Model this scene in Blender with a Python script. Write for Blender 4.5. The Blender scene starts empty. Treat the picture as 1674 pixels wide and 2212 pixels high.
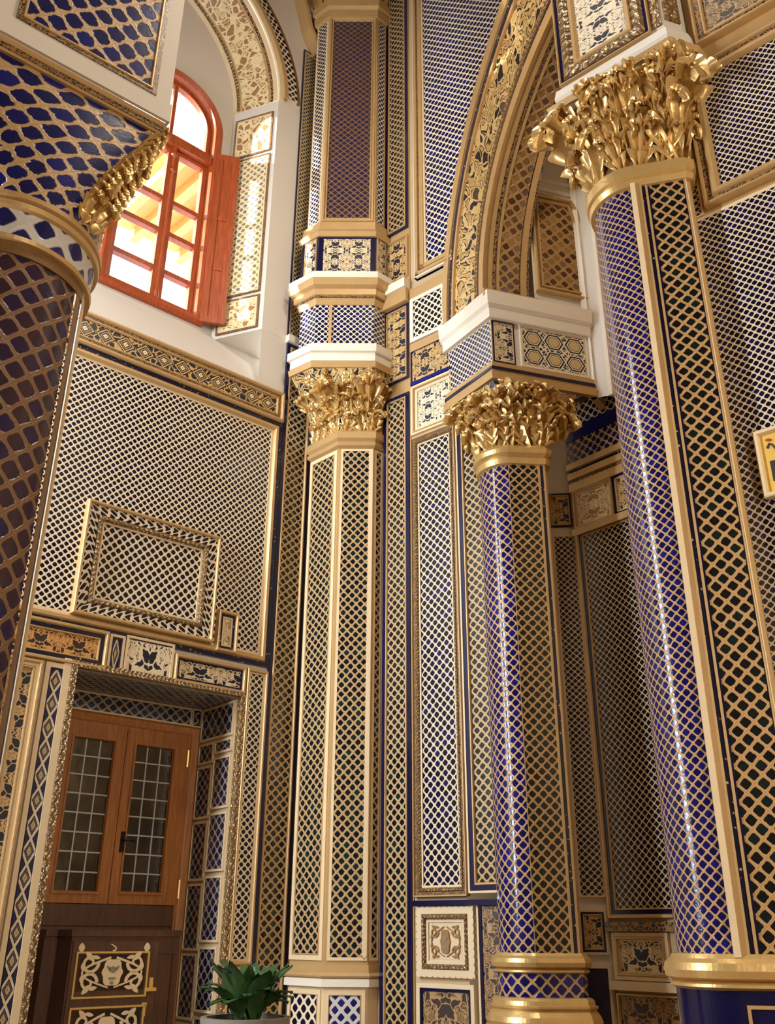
import bpy, math, random
from mathutils import Vector, Matrix
random.seed(7)
scene = bpy.context.scene
COL = scene.collection
R_ = math.radians

# ------------------------------------------------------------------ camera
F_PX, CX, CY, EYE = 2002.0, 837.0, 1106.0, 1.6
_up = Vector((23.0, 4406.0, F_PX)).normalized()
_fw = Vector((0, 0, 1)); _ch = (_fw - _up * _fw.dot(_up)).normalized()
_rt = Vector((_up.y * _ch.z - _up.z * _ch.y, _up.z * _ch.x - _up.x * _ch.z, _up.x * _ch.y - _up.y * _ch.x))
if _rt.x < 0: _rt = -_rt
def cam2world(d): return Vector((_rt.dot(d), _ch.dot(d), _up.dot(d)))
def ray(u, v): return cam2world(Vector((u - CX, CY - v, F_PX)))
def azim(u, v):
    d = ray(u, v); return math.degrees(math.atan2(d.x, d.y))
def pt(az, r): return Vector((r * math.sin(R_(az)), r * math.cos(R_(az))))

cam = bpy.data.cameras.new('camera'); camo = bpy.data.objects.new('camera', cam); COL.objects.link(camo)
cam.sensor_fit = 'HORIZONTAL'; cam.sensor_width = 36.0; cam.lens = F_PX / 1674.0 * 36.0
cam.clip_start = .05; cam.clip_end = 200
cxv = cam2world(Vector((1, 0, 0))); cyv = cam2world(Vector((0, 1, 0))); czv = cam2world(Vector((0, 0, -1)))
camo.matrix_world = Matrix(((cxv.x, cyv.x, czv.x, 0), (cxv.y, cyv.y, czv.y, 0), (cxv.z, cyv.z, czv.z, EYE), (0, 0, 0, 1)))
scene.camera = camo

class Plane:
    """a vertical wall plane: s runs along it to the right, z up, h out of it into the room"""
    def __init__(self, p0, az, h=0.0):
        self.d = Vector((math.sin(R_(az)), math.cos(R_(az)))); self.n = Vector((self.d.y, -self.d.x))
        self.p0 = Vector((p0[0], p0[1])) + self.n * h; self.az = az
    def shift(self, h): return Plane(self.p0, self.az, h)
    def P(self, s, z, h=0.0):
        q = self.p0 + self.d * s + self.n * h; return Vector((q.x, q.y, z))
    def Q(self, u, v):
        r = ray(u, v); t = self.n.dot(self.p0) / self.n.dot(Vector((r.x, r.y)))
        p = r * t; return (Vector((p.x, p.y)) - self.p0).dot(self.d), p.z + EYE
    def S(self, u, v): return self.Q(u, v)[0]
    def Z(self, u, v): return self.Q(u, v)[1]
    def rect(self, uL, uR, vm, um, vT, vB):
        return (self.S(uL, vm), self.S(uR, vm), self.Z(um, vB), self.Z(um, vT))
def isect(p0, az0, az):            # line through p0 with direction az0, met by the sight line of azimuth az
    d = Vector((math.sin(R_(az0)), math.cos(R_(az0)))); e = Vector((math.cos(R_(az)), -math.sin(R_(az))))
    return Vector(p0) + d * (-(e.dot(Vector(p0))) / e.dot(d))

# ------------------------------------------------------------------ shader helpers
class N:
    def __init__(self, name):
        self.m = bpy.data.materials.new(name); self.m.use_nodes = True
        self.t = self.m.node_tree; self.t.nodes.clear()
        self.out = self.t.nodes.new('ShaderNodeOutputMaterial')
        self.b = self.t.nodes.new('ShaderNodeBsdfPrincipled'); self.t.links.new(self.b.outputs[0], self.out.inputs[0])
    def new(self, k): return self.t.nodes.new(k)
    def set(self, sock, v):
        if isinstance(v, X): self.t.links.new(v.s, sock)
        elif isinstance(v, (tuple, list)) and len(v) == 3 and sock.type == 'RGBA': sock.default_value = (*v, 1)
        else: sock.default_value = v
    def inp(self, k, v): self.set(self.b.inputs[k], v)
    def math(self, op, a, b=0.0, c=0.0):
        n = self.new('ShaderNodeMath'); n.operation = op
        for i, q in enumerate((a, b, c)): self.set(n.inputs[i], q)
        return X(self, n.outputs[0])
    def uv(self):
        n = self.new('ShaderNodeUVMap'); n.uv_map = 'UVMap'
        return X(self, n.outputs[0])
    def obj(self):
        n = self.new('ShaderNodeTexCoord'); return X(self, n.outputs['Object'])
    def geo(self):
        n = self.new('ShaderNodeNewGeometry'); return X(self, n.outputs['Position'])
    def sep(self, v):
        n = self.new('ShaderNodeSeparateXYZ'); self.set(n.inputs[0], v); return [X(self, o) for o in n.outputs]
    def comb(self, x, y, z=0.0):
        n = self.new('ShaderNodeCombineXYZ')
        for i, q in enumerate((x, y, z)): self.set(n.inputs[i], q)
        return X(self, n.outputs[0])
    def noise(self, v, scale, detail=3.0, out=0, rough=.55):
        n = self.new('ShaderNodeTexNoise'); self.set(n.inputs['Vector'], v); n.inputs['Scale'].default_value = scale
        n.inputs['Detail'].default_value = detail; n.inputs['Roughness'].default_value = rough; return X(self, n.outputs[out])
    def voro(self, v, scale, feat='DISTANCE_TO_EDGE', out=None, rnd=1.0):
        n = self.new('ShaderNodeTexVoronoi'); n.feature = feat; self.set(n.inputs['Vector'], v); n.inputs['Scale'].default_value = scale
        n.inputs['Randomness'].default_value = rnd
        return X(self, n.outputs[out] if out else n.outputs['Distance'])
    def white(self, v):
        n = self.new('ShaderNodeTexWhiteNoise'); n.noise_dimensions = '3D'; self.set(n.inputs['Vector'], v); return X(self, n.outputs['Value'])
    def step(self, x, lo, hi):   # 0 below lo, 1 above hi
        n = self.new('ShaderNodeMapRange'); n.interpolation_type = 'SMOOTHSTEP'; self.set(n.inputs[0], x)
        n.inputs[1].default_value = lo; n.inputs[2].default_value = hi; return X(self, n.outputs[0])
    def mix(self, f, a, b):
        n = self.new('ShaderNodeMix'); n.data_type = 'RGBA'; self.set(n.inputs[0], f); self.set(n.inputs[6], a); self.set(n.inputs[7], b)
        return X(self, n.outputs[2])
    def vadd(self, a, b):
        n = self.new('ShaderNodeVectorMath'); n.operation = 'ADD'; self.set(n.inputs[0], a); self.set(n.inputs[1], b); return X(self, n.outputs[0])
    def vmul(self, a, k):
        n = self.new('ShaderNodeVectorMath'); n.operation = 'MULTIPLY'; self.set(n.inputs[0], a)
        n.inputs[1].default_value = k if isinstance(k, tuple) else (k, k, k); return X(self, n.outputs[0])
    def bump(self, h, strength, dist=.01):
        n = self.new('ShaderNodeBump'); self.set(n.inputs['Height'], h); n.inputs['Strength'].default_value = strength
        n.inputs['Distance'].default_value = dist; self.t.links.new(n.outputs[0], self.b.inputs['Normal'])
class X:
    def __init__(self, n, s): self.n = n; self.s = s
    def __add__(self, o): return self.n.math('ADD', self, o)
    def __radd__(self, o): return self.n.math('ADD', self, o)
    def __sub__(self, o): return self.n.math('SUBTRACT', self, o)
    def __rsub__(self, o): return self.n.math('SUBTRACT', o, self)
    def __mul__(self, o): return self.n.math('MULTIPLY', self, o)
    def __rmul__(self, o): return self.n.math('MULTIPLY', self, o)
    def __truediv__(self, o): return self.n.math('DIVIDE', self, o)
    def __pow__(self, o): return self.n.math('POWER', self, o)
    def fract(self): return self.n.math('FRACT', self)
    def floor(self): return self.n.math('FLOOR', self)
    def abs(self): return self.n.math('ABSOLUTE', self)
    def sin(self): return self.n.math('SINE', self)
    def min(self, o): return self.n.math('MINIMUM', self, o)
    def max(self, o): return self.n.math('MAXIMUM', self, o)
def lin(r, g, b):
    f = lambda c: (c / 255 / 12.92) if c / 255 <= .04045 else ((c / 255 + .055) / 1.055) ** 2.4
    return (f(r), f(g), f(b))

M = {}
def plain(key, rgb, rough=.5, metal=0.0, var=.12, nscale=9.0, bump=.0, bscale=60.0, spec=.5):
    n = N(key); p = n.geo()
    nz = n.noise(p, nscale, 4)
    c = lin(*rgb)
    n.inp('Base Color', n.mix(nz, tuple(x * (1 - var) for x in c), tuple(min(1, x * (1 + var)) for x in c)))
    n.inp('Roughness', rough); n.inp('Metallic', metal); n.inp('Specular IOR Level', spec)
    if bump: n.bump(n.noise(p, bscale, 3), bump, .004)
    M[key] = n.m
def lattice(key, strap, tile, tile2, r=.36, pw=3.0, wob=.05, wf=2.5, srough=.45, smetal=0.0, trough=.12, seam=.5, bump=.6, tilevar=.5, seamw=.04):
    n = N(key); uv = n.uv()
    w = n.vmul(n.vadd(n.noise(uv, wf, 2, 1), (-.5, -.5, -.5)), (wob, wob, 0))
    u, v, _ = n.sep(n.vadd(uv, w))
    a = u + v; b = u - v
    fa = (a.fract() - .5).abs(); fb = (b.fract() - .5).abs()
    d = (fa ** pw + fb ** pw) ** (1.0 / pw)
    hole = 1.0 - n.step(d, r - .03, r + .03)
    g = fa.max(fb)
    sm = n.step(g, .5 - seamw, .5 - seamw * .3) * seam
    lo = n.step(d, r, r + .05)
    rnd = n.white(n.comb(a.floor(), b.floor(), 0.0))
    s = lin(*strap); dark = tuple(x * .45 for x in s)
    nz = n.noise(uv, 6.0, 4)
    sc = n.mix(nz, tuple(x * .8 for x in s), tuple(min(1, x * 1.12) for x in s))
    sc = n.mix(sm, sc, dark)
    tc = n.mix(n.step(rnd, 1 - tilevar, 1.0), lin(*tile), lin(*tile2))
    n.inp('Base Color', n.mix(hole, sc, tc))
    n.inp('Roughness', n.math('MULTIPLY_ADD', hole, trough - srough, srough))
    if smetal: n.inp('Metallic', (1.0 - hole) * smetal)
    n.bump((1.0 - hole) * .6 + lo * .15 - sm * .3 + nz * .08 + rnd * .05, bump, .012)
    M[key] = n.m
def arab(key, strap, ground, fill, w=.07, fillp=.35, warp=.35, rough=.4, metal=0.0, bump=.7, sym=True, scale=3.0):
    """scrolling arabesque: curling stems over a ground, some leaves filled"""
    n = N(key); uv = n.uv(); u, v, _ = n.sep(uv)
    if sym:
        q = n.comb((u.fract() - .5).abs(), (v.fract() - .5).abs(), 0.0)
    else: q = uv
    wv = n.vmul(n.vadd(n.noise(q, 3.2, 1.5, 1), (-.5, -.5, -.5)), (warp, warp, 0))
    q2 = n.vadd(q, wv)
    e = n.voro(q2, scale); cell = n.voro(q2, scale, 'F1', 'Color'); cr = n.sep(cell)[0]
    e2 = n.voro(n.vadd(q2, (3.1, 1.7, 0)), scale * 1.9)
    st = 1.0 - n.step(e, w * .8, w * 1.15)
    st2 = (1.0 - n.step(e2, w * .55, w * .8)) * n.step(cr, .45, .5)
    st = st.max(st2)
    fl = n.step(cr, 1 - fillp - .01, 1 - fillp + .01) * n.step(e, w * 1.7, w * 2.0)
    nz = n.noise(uv, 5.0, 4)
    s = lin(*strap)
    sc = n.mix(nz, tuple(x * .82 for x in s), tuple(min(1, x * 1.12) for x in s))
    c = n.mix(fl, lin(*ground), lin(*fill)); c = n.mix(st, c, sc)
    n.inp('Base Color', c); n.inp('Roughness', rough)
    if metal: n.inp('Metallic', st.max(fl) * metal)
    n.bump(st * .7 + fl * .5 + nz * .1, bump, .012)
    M[key] = n.m

# gold / cream / plaster families
plain('gold', (188, 152, 100), .36, .25, .14, 7, .2)
plain('gilt', (212, 176, 112), .33, .6, .16, 14, .4, 35)
plain('gilt_dark', (128, 94, 54), .4, .4, .25, 12, .5, 40)
plain('cream', (214, 190, 150), .5, 0, .08, 8, .12)
plain('plaster', (206, 196, 182), .75, 0, .03, 2, .08, 25)
plain('white_trim', (220, 208, 188), .6, 0, .04, 5, .08, 30)
plain('navy', (14, 14, 52), .16, 0, .3, 8)
plain('blue_band', (16, 18, 104), .15, 0, .25, 6)
plain('oak', (150, 92, 40), .42, 0, .16, 5, .1)
plain('walnut', (74, 47, 30), .45, 0, .2, 6, .1)
plain('redwood', (158, 70, 30), .4, 0, .14, 5, .1)
plain('brass', (226, 190, 110), .3, .5, .1, 10)
plain('lead', (168, 168, 160), .45, .3, .1, 10)
plain('black_iron', (22, 20, 20), .4, .6, .1)
plain('eave_wood', (214, 160, 84), .6, 0, .12, 5)
plain('floor_stone', (150, 125, 100), .35, 0, .15, 2)
plain('room_wall', (190, 165, 125), .6, 0, .2, 2)
plain('terracotta', (120, 112, 100), .6, 0, .1)
plain('soil', (40, 28, 20), .9, 0, .2)
plain('green_inlay', (22, 58, 50), .3, 0, .15)
plain('plaque_gold', (232, 190, 90), .35, .3, .1, 8)
plain('red_ink', (150, 50, 30), .5, 0, .05); plain('dark_ink', (40, 26, 18), .5, 0, .05)

def wood_grain(key, rgb, rough, sc=(30, 30, 3)):
    n = N(key); p = n.vmul(n.obj(), sc); nz = n.noise(p, 1.6, 5)
    c = lin(*rgb)
    n.inp('Base Color', n.mix(n.step(nz, .3, .75), tuple(x * .72 for x in c), tuple(min(1, x * 1.15) for x in c)))
    n.inp('Roughness', rough); n.bump(nz, .12, .004); M[key] = n.m
wood_grain('oak', (158, 98, 44), .42); wood_grain('walnut', (84, 54, 36), .42); wood_grain('redwood', (164, 74, 32), .36)

# navy bands strewn with specks, carved gilt mouldings
n = N('speckle'); uv = n.uv(); d = n.voro(uv, 1.0, 'F1'); k = 1.0 - n.step(d, .16, .26)
k = k * n.step(n.noise(uv, .9, 1), .47, .55)
n.inp('Base Color', n.mix(k, lin(15, 15, 44), lin(190, 165, 120))); n.inp('Roughness', .2); M['speckle'] = n.m
n = N('carved'); uv = n.uv(); u, v, _ = n.sep(uv)
wv = (u * 6.2832 + (v * 3.1416).sin() * 1.5).sin(); d = n.voro(uv, 1.7)
k = n.step(d, .05, .16) * n.step(wv, -.75, -.2)
n.inp('Base Color', n.mix(k, lin(104, 76, 44), lin(200, 164, 108))); n.inp('Roughness', .35); n.inp('Metallic', k * .5)
n.bump(k + wv * .4, .8, .012); M['carved'] = n.m
n = N('carved_dark'); uv = n.uv(); u, v, _ = n.sep(uv); d = n.voro(uv, 1.5)
k = 1.0 - n.step(d, .10, .17)
n.inp('Base Color', n.mix(k, lin(44, 34, 30), lin(150, 112, 66))); n.inp('Roughness', .3); n.bump(k, .6, .01); M['carved_dark'] = n.m
n = N('zigzag'); uv = n.uv(); u, v, _ = n.sep(uv)
tri = (u.fract() - .5).abs() * 2.0
k = n.step((v - tri * .6 - .2).abs(), .08, .14)
n.inp('Base Color', n.mix(k, lin(130, 100, 60), lin(214, 190, 150))); n.inp('Roughness', .5); n.bump(k, .5, .008); M['zigzag'] = n.m

# lattices
lattice('lat_white', (226, 208, 178), (10, 9, 22), (15, 14, 44), r=.375, pw=3.2, wob=.05, seam=.0, bump=.5, tilevar=.4)
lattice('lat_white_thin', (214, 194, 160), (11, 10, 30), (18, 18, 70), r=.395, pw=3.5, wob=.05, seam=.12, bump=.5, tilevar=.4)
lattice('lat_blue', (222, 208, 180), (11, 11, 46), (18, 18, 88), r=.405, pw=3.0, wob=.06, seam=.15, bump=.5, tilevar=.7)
lattice('lat_gold', (194, 160, 108), (16, 18, 26), (18, 40, 38), r=.365, pw=4.5, wob=.11, wf=4, seam=.8, bump=.7, tilevar=.45, seamw=.03, smetal=.15)
lattice('lat_gold_teal', (196, 166, 118), (24, 40, 56), (40, 76, 84), r=.32, pw=4.0, wob=.08, wf=4, seam=.6, bump=.6, tilevar=.6, seamw=.03)
lattice('lat_column', (196, 156, 100), (14, 14, 70), (22, 24, 104), r=.40, pw=5.0, wob=.08, wf=4, seam=.6, bump=.5, tilevar=.6, trough=.1, seamw=.025, smetal=.2)
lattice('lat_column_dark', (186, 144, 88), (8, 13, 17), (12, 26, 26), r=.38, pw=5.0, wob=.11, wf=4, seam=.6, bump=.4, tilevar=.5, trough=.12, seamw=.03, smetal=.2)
lattice('lat_plum_reflection', (128, 92, 58), (54, 36, 48), (38, 30, 66), r=.395, pw=5.0, wob=.08, wf=4, seam=.6, bump=.6, tilevar=.6, trough=.14, seamw=.03)  # near column's brown-purple reflection painted into the tile; corner column shares it
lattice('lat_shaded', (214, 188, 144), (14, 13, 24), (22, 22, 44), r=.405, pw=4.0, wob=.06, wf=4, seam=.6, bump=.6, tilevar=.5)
lattice('lat_vine', (186, 150, 100), (14, 16, 74), (22, 26, 104), r=.405, pw=3.2, wob=.26, wf=3.4, seam=.35, bump=.7, tilevar=.5, trough=.18, seamw=.05)
lattice('lat_silver', (168, 152, 128), (38, 44, 70), (60, 70, 100), r=.39, pw=4.0, wob=.12, wf=4, seam=.5, bump=.5, tilevar=.7, trough=.12)
lattice('lat_reveal', (156, 142, 122), (24, 22, 48), (40, 36, 64), r=.41, pw=3.0, wob=.12, wf=3, seam=.3, bump=.5, tilevar=.7, trough=.12)
lattice('lat_grey', (198, 192, 184), (20, 24, 80), (28, 34, 100), r=.33, pw=5.0, wob=.08, wf=3, seam=.1, bump=.5, tilevar=.5)
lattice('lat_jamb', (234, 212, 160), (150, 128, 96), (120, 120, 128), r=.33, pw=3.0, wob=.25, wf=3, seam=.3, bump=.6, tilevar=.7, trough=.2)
# arabesques
arab('arab_cream', (220, 198, 158), (16, 15, 40), (200, 166, 116), .085, .22, scale=6.2, warp=.5)
arab('arab_gold', (198, 162, 104), (18, 18, 36), (182, 142, 88), .085, .38, scale=6.2, warp=.5)
arab('arab_gilt', (222, 184, 112), (66, 44, 24), (190, 146, 84), .075, .62, metal=.3, sym=False, scale=5.0)
arab('arab_relief', (212, 178, 116), (26, 22, 30), (190, 150, 90), .095, .74, metal=.2, sym=False, scale=6.2, warp=.45, bump=1.0)
arab('arab_beige', (226, 208, 172), (156, 118, 68), (208, 184, 144), .10, .40, scale=6.0, warp=.5)
arab('arab_orange', (206, 148, 78), (44, 28, 24), (200, 140, 72), .085, .25, scale=6.2, warp=.5)
arab('arab_brown', (170, 134, 86), (52, 36, 26), (120, 88, 50), .07, .25, scale=6.2, warp=.5)
arab('arab_light', (230, 208, 160), (158, 116, 74), (216, 184, 122), .115, .38, sym=False, scale=5.0, warp=.25)
arab('arab_ivory', (224, 206, 172), (18, 16, 34), (220, 200, 164), .12, .22, scale=6.2, warp=.5)

# chain of diamonds (one diamond per unit of u; v from 0 to 1 across the band)
def chain(key, line, ground, heart, core, bgold, d0=.40, w0=.035, d1=.25, w1=.02, hr=.13):
    n = N(key); uv = n.uv()
    w = n.vmul(n.vadd(n.noise(uv, 5, 2, 1), (-.5, -.5, -.5)), (.05, .05, 0))
    u, v, _ = n.sep(n.vadd(uv, w)); fu = (u.fract() - .5).abs(); fv = (v - .5).abs()
    d = fu + fv * .95
    ring = 1.0 - n.step((d - d0).abs(), w0, w0 + .025)
    ring2 = 1.0 - n.step((d - d1).abs(), w1, w1 + .02)
    hx = 1.0 - n.step(d, hr, hr + .04)
    leaf = n.step(d, d0 + .1, d0 + .14) * (1.0 - n.step(n.voro(uv, 3.2), .07, .12))
    c = n.mix(leaf * bgold, lin(*ground), lin(*line)); c = n.mix(ring.max(ring2 * .9), c, lin(*line))
    c = n.mix(hx, c, lin(*heart)); c = n.mix(1.0 - n.step(d, .03, .06), c, lin(*core))
    n.inp('Base Color', c); n.inp('Roughness', .35); n.bump(ring + hx + ring2, .6, .01); M[key] = n.m
chain('chain_gold', (196, 158, 98), (20, 22, 34), (226, 208, 168), (150, 100, 50), 1.0)
chain('chain_cream', (218, 200, 160), (20, 18, 66), (190, 164, 112), (130, 96, 60), .0, .5, .085, .3, .0, .19)
# rosettes, one per unit square
n = N('rosettes'); uv = n.uv(); u, v, _ = n.sep(uv)
x = u.fract() - .5; y = v.fract() - .5
ax = x.abs(); ay = y.abs()
d = (ax * .866 + ay * .5).max(ay); sq = ax.max(ay)
k1 = 1.0 - n.step(d, .225, .24)
ringd = n.step(d, .24, .25) * (1.0 - n.step(d, .275, .285))
ringo = n.step(d, .325, .335) * (1.0 - n.step(d, .40, .41))
star = (1.0 - n.step((ax - ay).abs(), .045, .06)) * n.step(d, .38, .4)
corner = n.step(ax + ay, .72, .74)
dark = ringd.max(ringo).max(n.step(d, .445, .455) * (1.0 - star) * n.step(n.voro(uv, 6), .06, .09)).max(corner * 0.0)
c = n.mix(k1, lin(222, 206, 176), lin(196, 164, 112)); c = n.mix(dark, c, lin(22, 20, 32))
n.inp('Base Color', c); n.inp('Roughness', .4); n.bump(1.0 - dark, .5, .01); M['rosettes'] = n.m
# leaves
n = N('leaf_green'); nz = n.noise(n.obj(), 14, 3)
n.inp('Base Color', n.mix(nz, lin(26, 50, 24), lin(66, 98, 50))); n.inp('Roughness', .35); M['leaf_green'] = n.m
# thin clear and leaded glass
def glass(key, tint, refl):
    n = N(key); t = n.t; tr = n.new('ShaderNodeBsdfTransparent'); tr.inputs[0].default_value = (*tint, 1)
    gl = n.new('ShaderNodeBsdfGlossy'); gl.inputs['Roughness'].default_value = .03
    mx = n.new('ShaderNodeMixShader'); mx.inputs[0].default_value = refl; t.links.new(tr.outputs[0], mx.inputs[1])
    t.links.new(gl.outputs[0], mx.inputs[2]); t.links.new(mx.outputs[0], n.out.inputs[0]); M[key] = n.m
glass('glass', (.97, .98, 1), .06)
n = N('door_glass'); nz = n.noise(n.vmul(n.obj(), (1, 1, .8)), 5, 2)
n.inp('Base Color', n.mix(n.step(nz, .35, .7), lin(22, 15, 11), lin(58, 46, 36))); n.inp('Roughness', .07)
n.inp('Specular IOR Level', .8); n.bump(n.noise(n.obj(), 9, 1), .10, .02); M['door_glass'] = n.m

# ------------------------------------------------------------------ mesh helpers
class MB:
    def __init__(self): self.v = []; self.f = []; self.uv = []; self.mi = []
    def quad(self, pts, uvs=None, smooth=False, mi=0):
        i = len(self.v); self.v += [tuple(p) for p in pts]; self.f.append(tuple(range(i, i + len(pts))))
        self.uv += [tuple(q) for q in (uvs or [(0, 0)] * len(pts))]; self.mi.append(mi)
    def box(self, pl, s0, s1, z0, z1, h0, h1, pu=1.0, pv=None, u0=0.0, v0=0.0):
        pv = pv or pu
        P = lambda s, z, h: pl.P(s, z, h)
        U = lambda s, z: (u0 + (s - s0) / pu, v0 + (z - z0) / pv)
        self.quad([P(s0, z0, h1), P(s1, z0, h1), P(s1, z1, h1), P(s0, z1, h1)], [U(s0, z0), U(s1, z0), U(s1, z1), U(s0, z1)])
        self.quad([P(s1, z0, h0), P(s0, z0, h0), P(s0, z1, h0), P(s1, z1, h0)], [U(s1, z0), U(s0, z0), U(s0, z1), U(s1, z1)])
        d = h1 - h0
        self.quad([P(s0, z0, h0), P(s0, z0, h1), P(s0, z1, h1), P(s0, z1, h0)], [(u0, v0), (u0 + d / pu, v0), (u0 + d / pu, v0 + (z1 - z0) / pv), (u0, v0 + (z1 - z0) / pv)])
        self.quad([P(s1, z0, h1), P(s1, z0, h0), P(s1, z1, h0), P(s1, z1, h1)], [(u0, v0), (u0 + d / pu, v0), (u0 + d / pu, v0 + (z1 - z0) / pv), (u0, v0 + (z1 - z0) / pv)])
        self.quad([P(s0, z1, h1), P(s1, z1, h1), P(s1, z1, h0), P(s0, z1, h0)], [(u0, v0), (u0 + (s1 - s0) / pu, v0), (u0 + (s1 - s0) / pu, v0 + d / pv), (u0, v0 + d / pv)])
        self.quad([P(s0, z0, h0), P(s1, z0, h0), P(s1, z0, h1), P(s0, z0, h1)], [(u0, v0), (u0 + (s1 - s0) / pu, v0), (u0 + (s1 - s0) / pu, v0 + d / pv), (u0, v0 + d / pv)])
        return self
    def poly(self, pl, pts, h0, h1, pu=1.0, pv=None):
        """extruded outline given in (s, z)"""
        pv = pv or pu; n_ = len(pts); U = lambda p: (p[0] / pu, p[1] / pv)
        self.quad([pl.P(p[0], p[1], h1) for p in pts], [U(p) for p in pts])
        self.quad([pl.P(p[0], p[1], h0) for p in reversed(pts)], [U(p) for p in reversed(pts)])
        for i in range(n_):
            a, b = pts[i], pts[(i + 1) % n_]
            self.quad([pl.P(*a, h1), pl.P(*a, h0), pl.P(*b, h0), pl.P(*b, h1)], [U(a), U(a), U(b), U(b)])
        return self
    def ring(self, pl, pts, prof, pitch=.05):
        """moulding swept round a closed outline; prof = [(inset, height)...]"""
        loops = [inset(pts, o) for o, _ in prof]; n_ = len(pts)
        acc = 0.0
        for k in range(len(prof) - 1):
            dv = math.hypot(prof[k + 1][0] - prof[k][0], prof[k + 1][1] - prof[k][1]); run = 0.0
            for i in range(n_):
                j = (i + 1) % n_; L = math.hypot(pts[j][0] - pts[i][0], pts[j][1] - pts[i][1])
                a, b, c, d = loops[k][i], loops[k][j], loops[k + 1][j], loops[k + 1][i]
                self.quad([pl.P(*a, prof[k][1]), pl.P(*b, prof[k][1]), pl.P(*c, prof[k + 1][1]), pl.P(*d, prof[k + 1][1])],
                          [(run / pitch, acc / pitch), ((run + L) / pitch, acc / pitch), ((run + L) / pitch, (acc + dv) / pitch), (run / pitch, (acc + dv) / pitch)])
                run += L
            acc += dv
        return self
    def sweep(self, path, prof, pitch=.1, closed=False, cap=True, pv=None):
        """profile [(out, z)...] swept along a plan path (left to right as seen, room on the camera side)"""
        pv = pv or pitch
        rows = [offs(path, o, closed) for o, _ in prof]
        m = len(path); acc = 0.0
        for k in range(len(prof) - 1):
            dv = math.hypot(prof[k + 1][0] - prof[k][0], prof[k + 1][1] - prof[k][1]); run = 0.0
            for i in range(m if closed else m - 1):
                j = (i + 1) % m; L = (path[j] - path[i]).length
                a, b, c, d = rows[k][i], rows[k][j], rows[k + 1][j], rows[k + 1][i]; z0, z1 = prof[k][1], prof[k + 1][1]
                self.quad([(*a, z0), (*b, z0), (*c, z1), (*d, z1)], [(run / pitch, acc / pv), ((run + L) / pitch, acc / pv), ((run + L) / pitch, (acc + dv) / pv), (run / pitch, (acc + dv) / pv)])
                run += L
            acc += dv
        return self
    def tube(self, pts, rad, n_=8, closed=False):
        rings = []
        for i, p in enumerate(pts):
            a = pts[max(i - 1, 0)]; b = pts[min(i + 1, len(pts) - 1)]; t = (b - a).normalized()
            x = t.cross(Vector((0, 0, 1)));  x = x.normalized() if x.length > 1e-4 else Vector((1, 0, 0)); y = t.cross(x)
            r = rad[i] if isinstance(rad, (list, tuple)) else rad
            rings.append([p + (x * math.cos(6.2832 * k / n_) + y * math.sin(6.2832 * k / n_)) * r for k in range(n_)])
        for i in range(len(rings) - 1):
            for k in range(n_):
                q = (k + 1) % n_; self.quad([rings[i][k], rings[i][q], rings[i + 1][q], rings[i + 1][k]])
        self.quad(list(reversed(rings[0]))); self.quad(rings[-1])
        return self
    def lathe(self, c, prof, n_=48, a0=0.0, a1=6.2832, pu=1.0, pv=1.0):
        for k in range(len(prof) - 1):
            (r0, z0), (r1, z1) = prof[k], prof[k + 1]
            for i in range(n_):
                t0 = a0 + (a1 - a0) * i / n_; t1 = a0 + (a1 - a0) * (i + 1) / n_; rm = max(r0, r1)
                self.quad([(c[0] + r0 * math.cos(t0), c[1] + r0 * math.sin(t0), z0), (c[0] + r0 * math.cos(t1), c[1] + r0 * math.sin(t1), z0),
                           (c[0] + r1 * math.cos(t1), c[1] + r1 * math.sin(t1), z1), (c[0] + r1 * math.cos(t0), c[1] + r1 * math.sin(t0), z1)],
                          [(t0 * rm / pu, z0 / pv), (t1 * rm / pu, z0 / pv), (t1 * rm / pu, z1 / pv), (t0 * rm / pu, z1 / pv)])
        return self
    def build(self, name, mat, parent=None, smooth=False, angle=None):
        me = bpy.data.meshes.new(name)
        vs = []; idx = {}; fs = []
        for f in self.f:
            q = []
            for i in f:
                key = tuple(round(c, 5) for c in self.v[i])
                if key not in idx: idx[key] = len(vs); vs.append(self.v[i])
                q.append(idx[key])
            fs.append(q)
        keep = [i for i, q in enumerate(fs) if len(set(q)) > 2]
        loops = []; c = 0; starts = []
        for f in self.f: starts.append(c); c += len(f)
        faces = []; uvs = []
        for i in keep:
            q = fs[i]; u = self.uv[starts[i]:starts[i] + len(q)]; o = []; ou = []
            for k, w in enumerate(q):
                if w not in o: o.append(w); ou.append(u[k])
            faces.append(o); uvs += ou
        me.from_pydata(vs, [], faces); ul = me.uv_layers.new(name='UVMap')
        for i, q in enumerate(uvs): ul.data[i].uv = q
        if isinstance(mat, (list, tuple)):
            for k in mat: me.materials.append(M[k])
        else: me.materials.append(M[mat])
        if smooth or angle:
            me.polygons.foreach_set('use_smooth', [True] * len(me.polygons))
            try: me.set_sharp_from_angle(angle=R_(angle or 35))
            except Exception: pass
        o = bpy.data.objects.new(name, me); COL.objects.link(o)
        if parent is not None: o.parent = parent
        return o
def inset(pts, o):
    if abs(o) < 1e-9: return list(pts)
    n_ = len(pts); area = sum(pts[i][0] * pts[(i + 1) % n_][1] - pts[(i + 1) % n_][0] * pts[i][1] for i in range(n_)); sg = 1 if area > 0 else -1
    out = []
    for i in range(n_):
        a, b, c = Vector(pts[i - 1]), Vector(pts[i]), Vector(pts[(i + 1) % n_])
        d0 = (b - a).normalized(); d1 = (c - b).normalized(); n0 = Vector((-d0.y, d0.x)) * sg; n1 = Vector((-d1.y, d1.x)) * sg
        m = (n0 + n1); k = o / max(.25, (1 + n0.dot(n1))); out.append(tuple(b + m * k))
    return out
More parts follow.
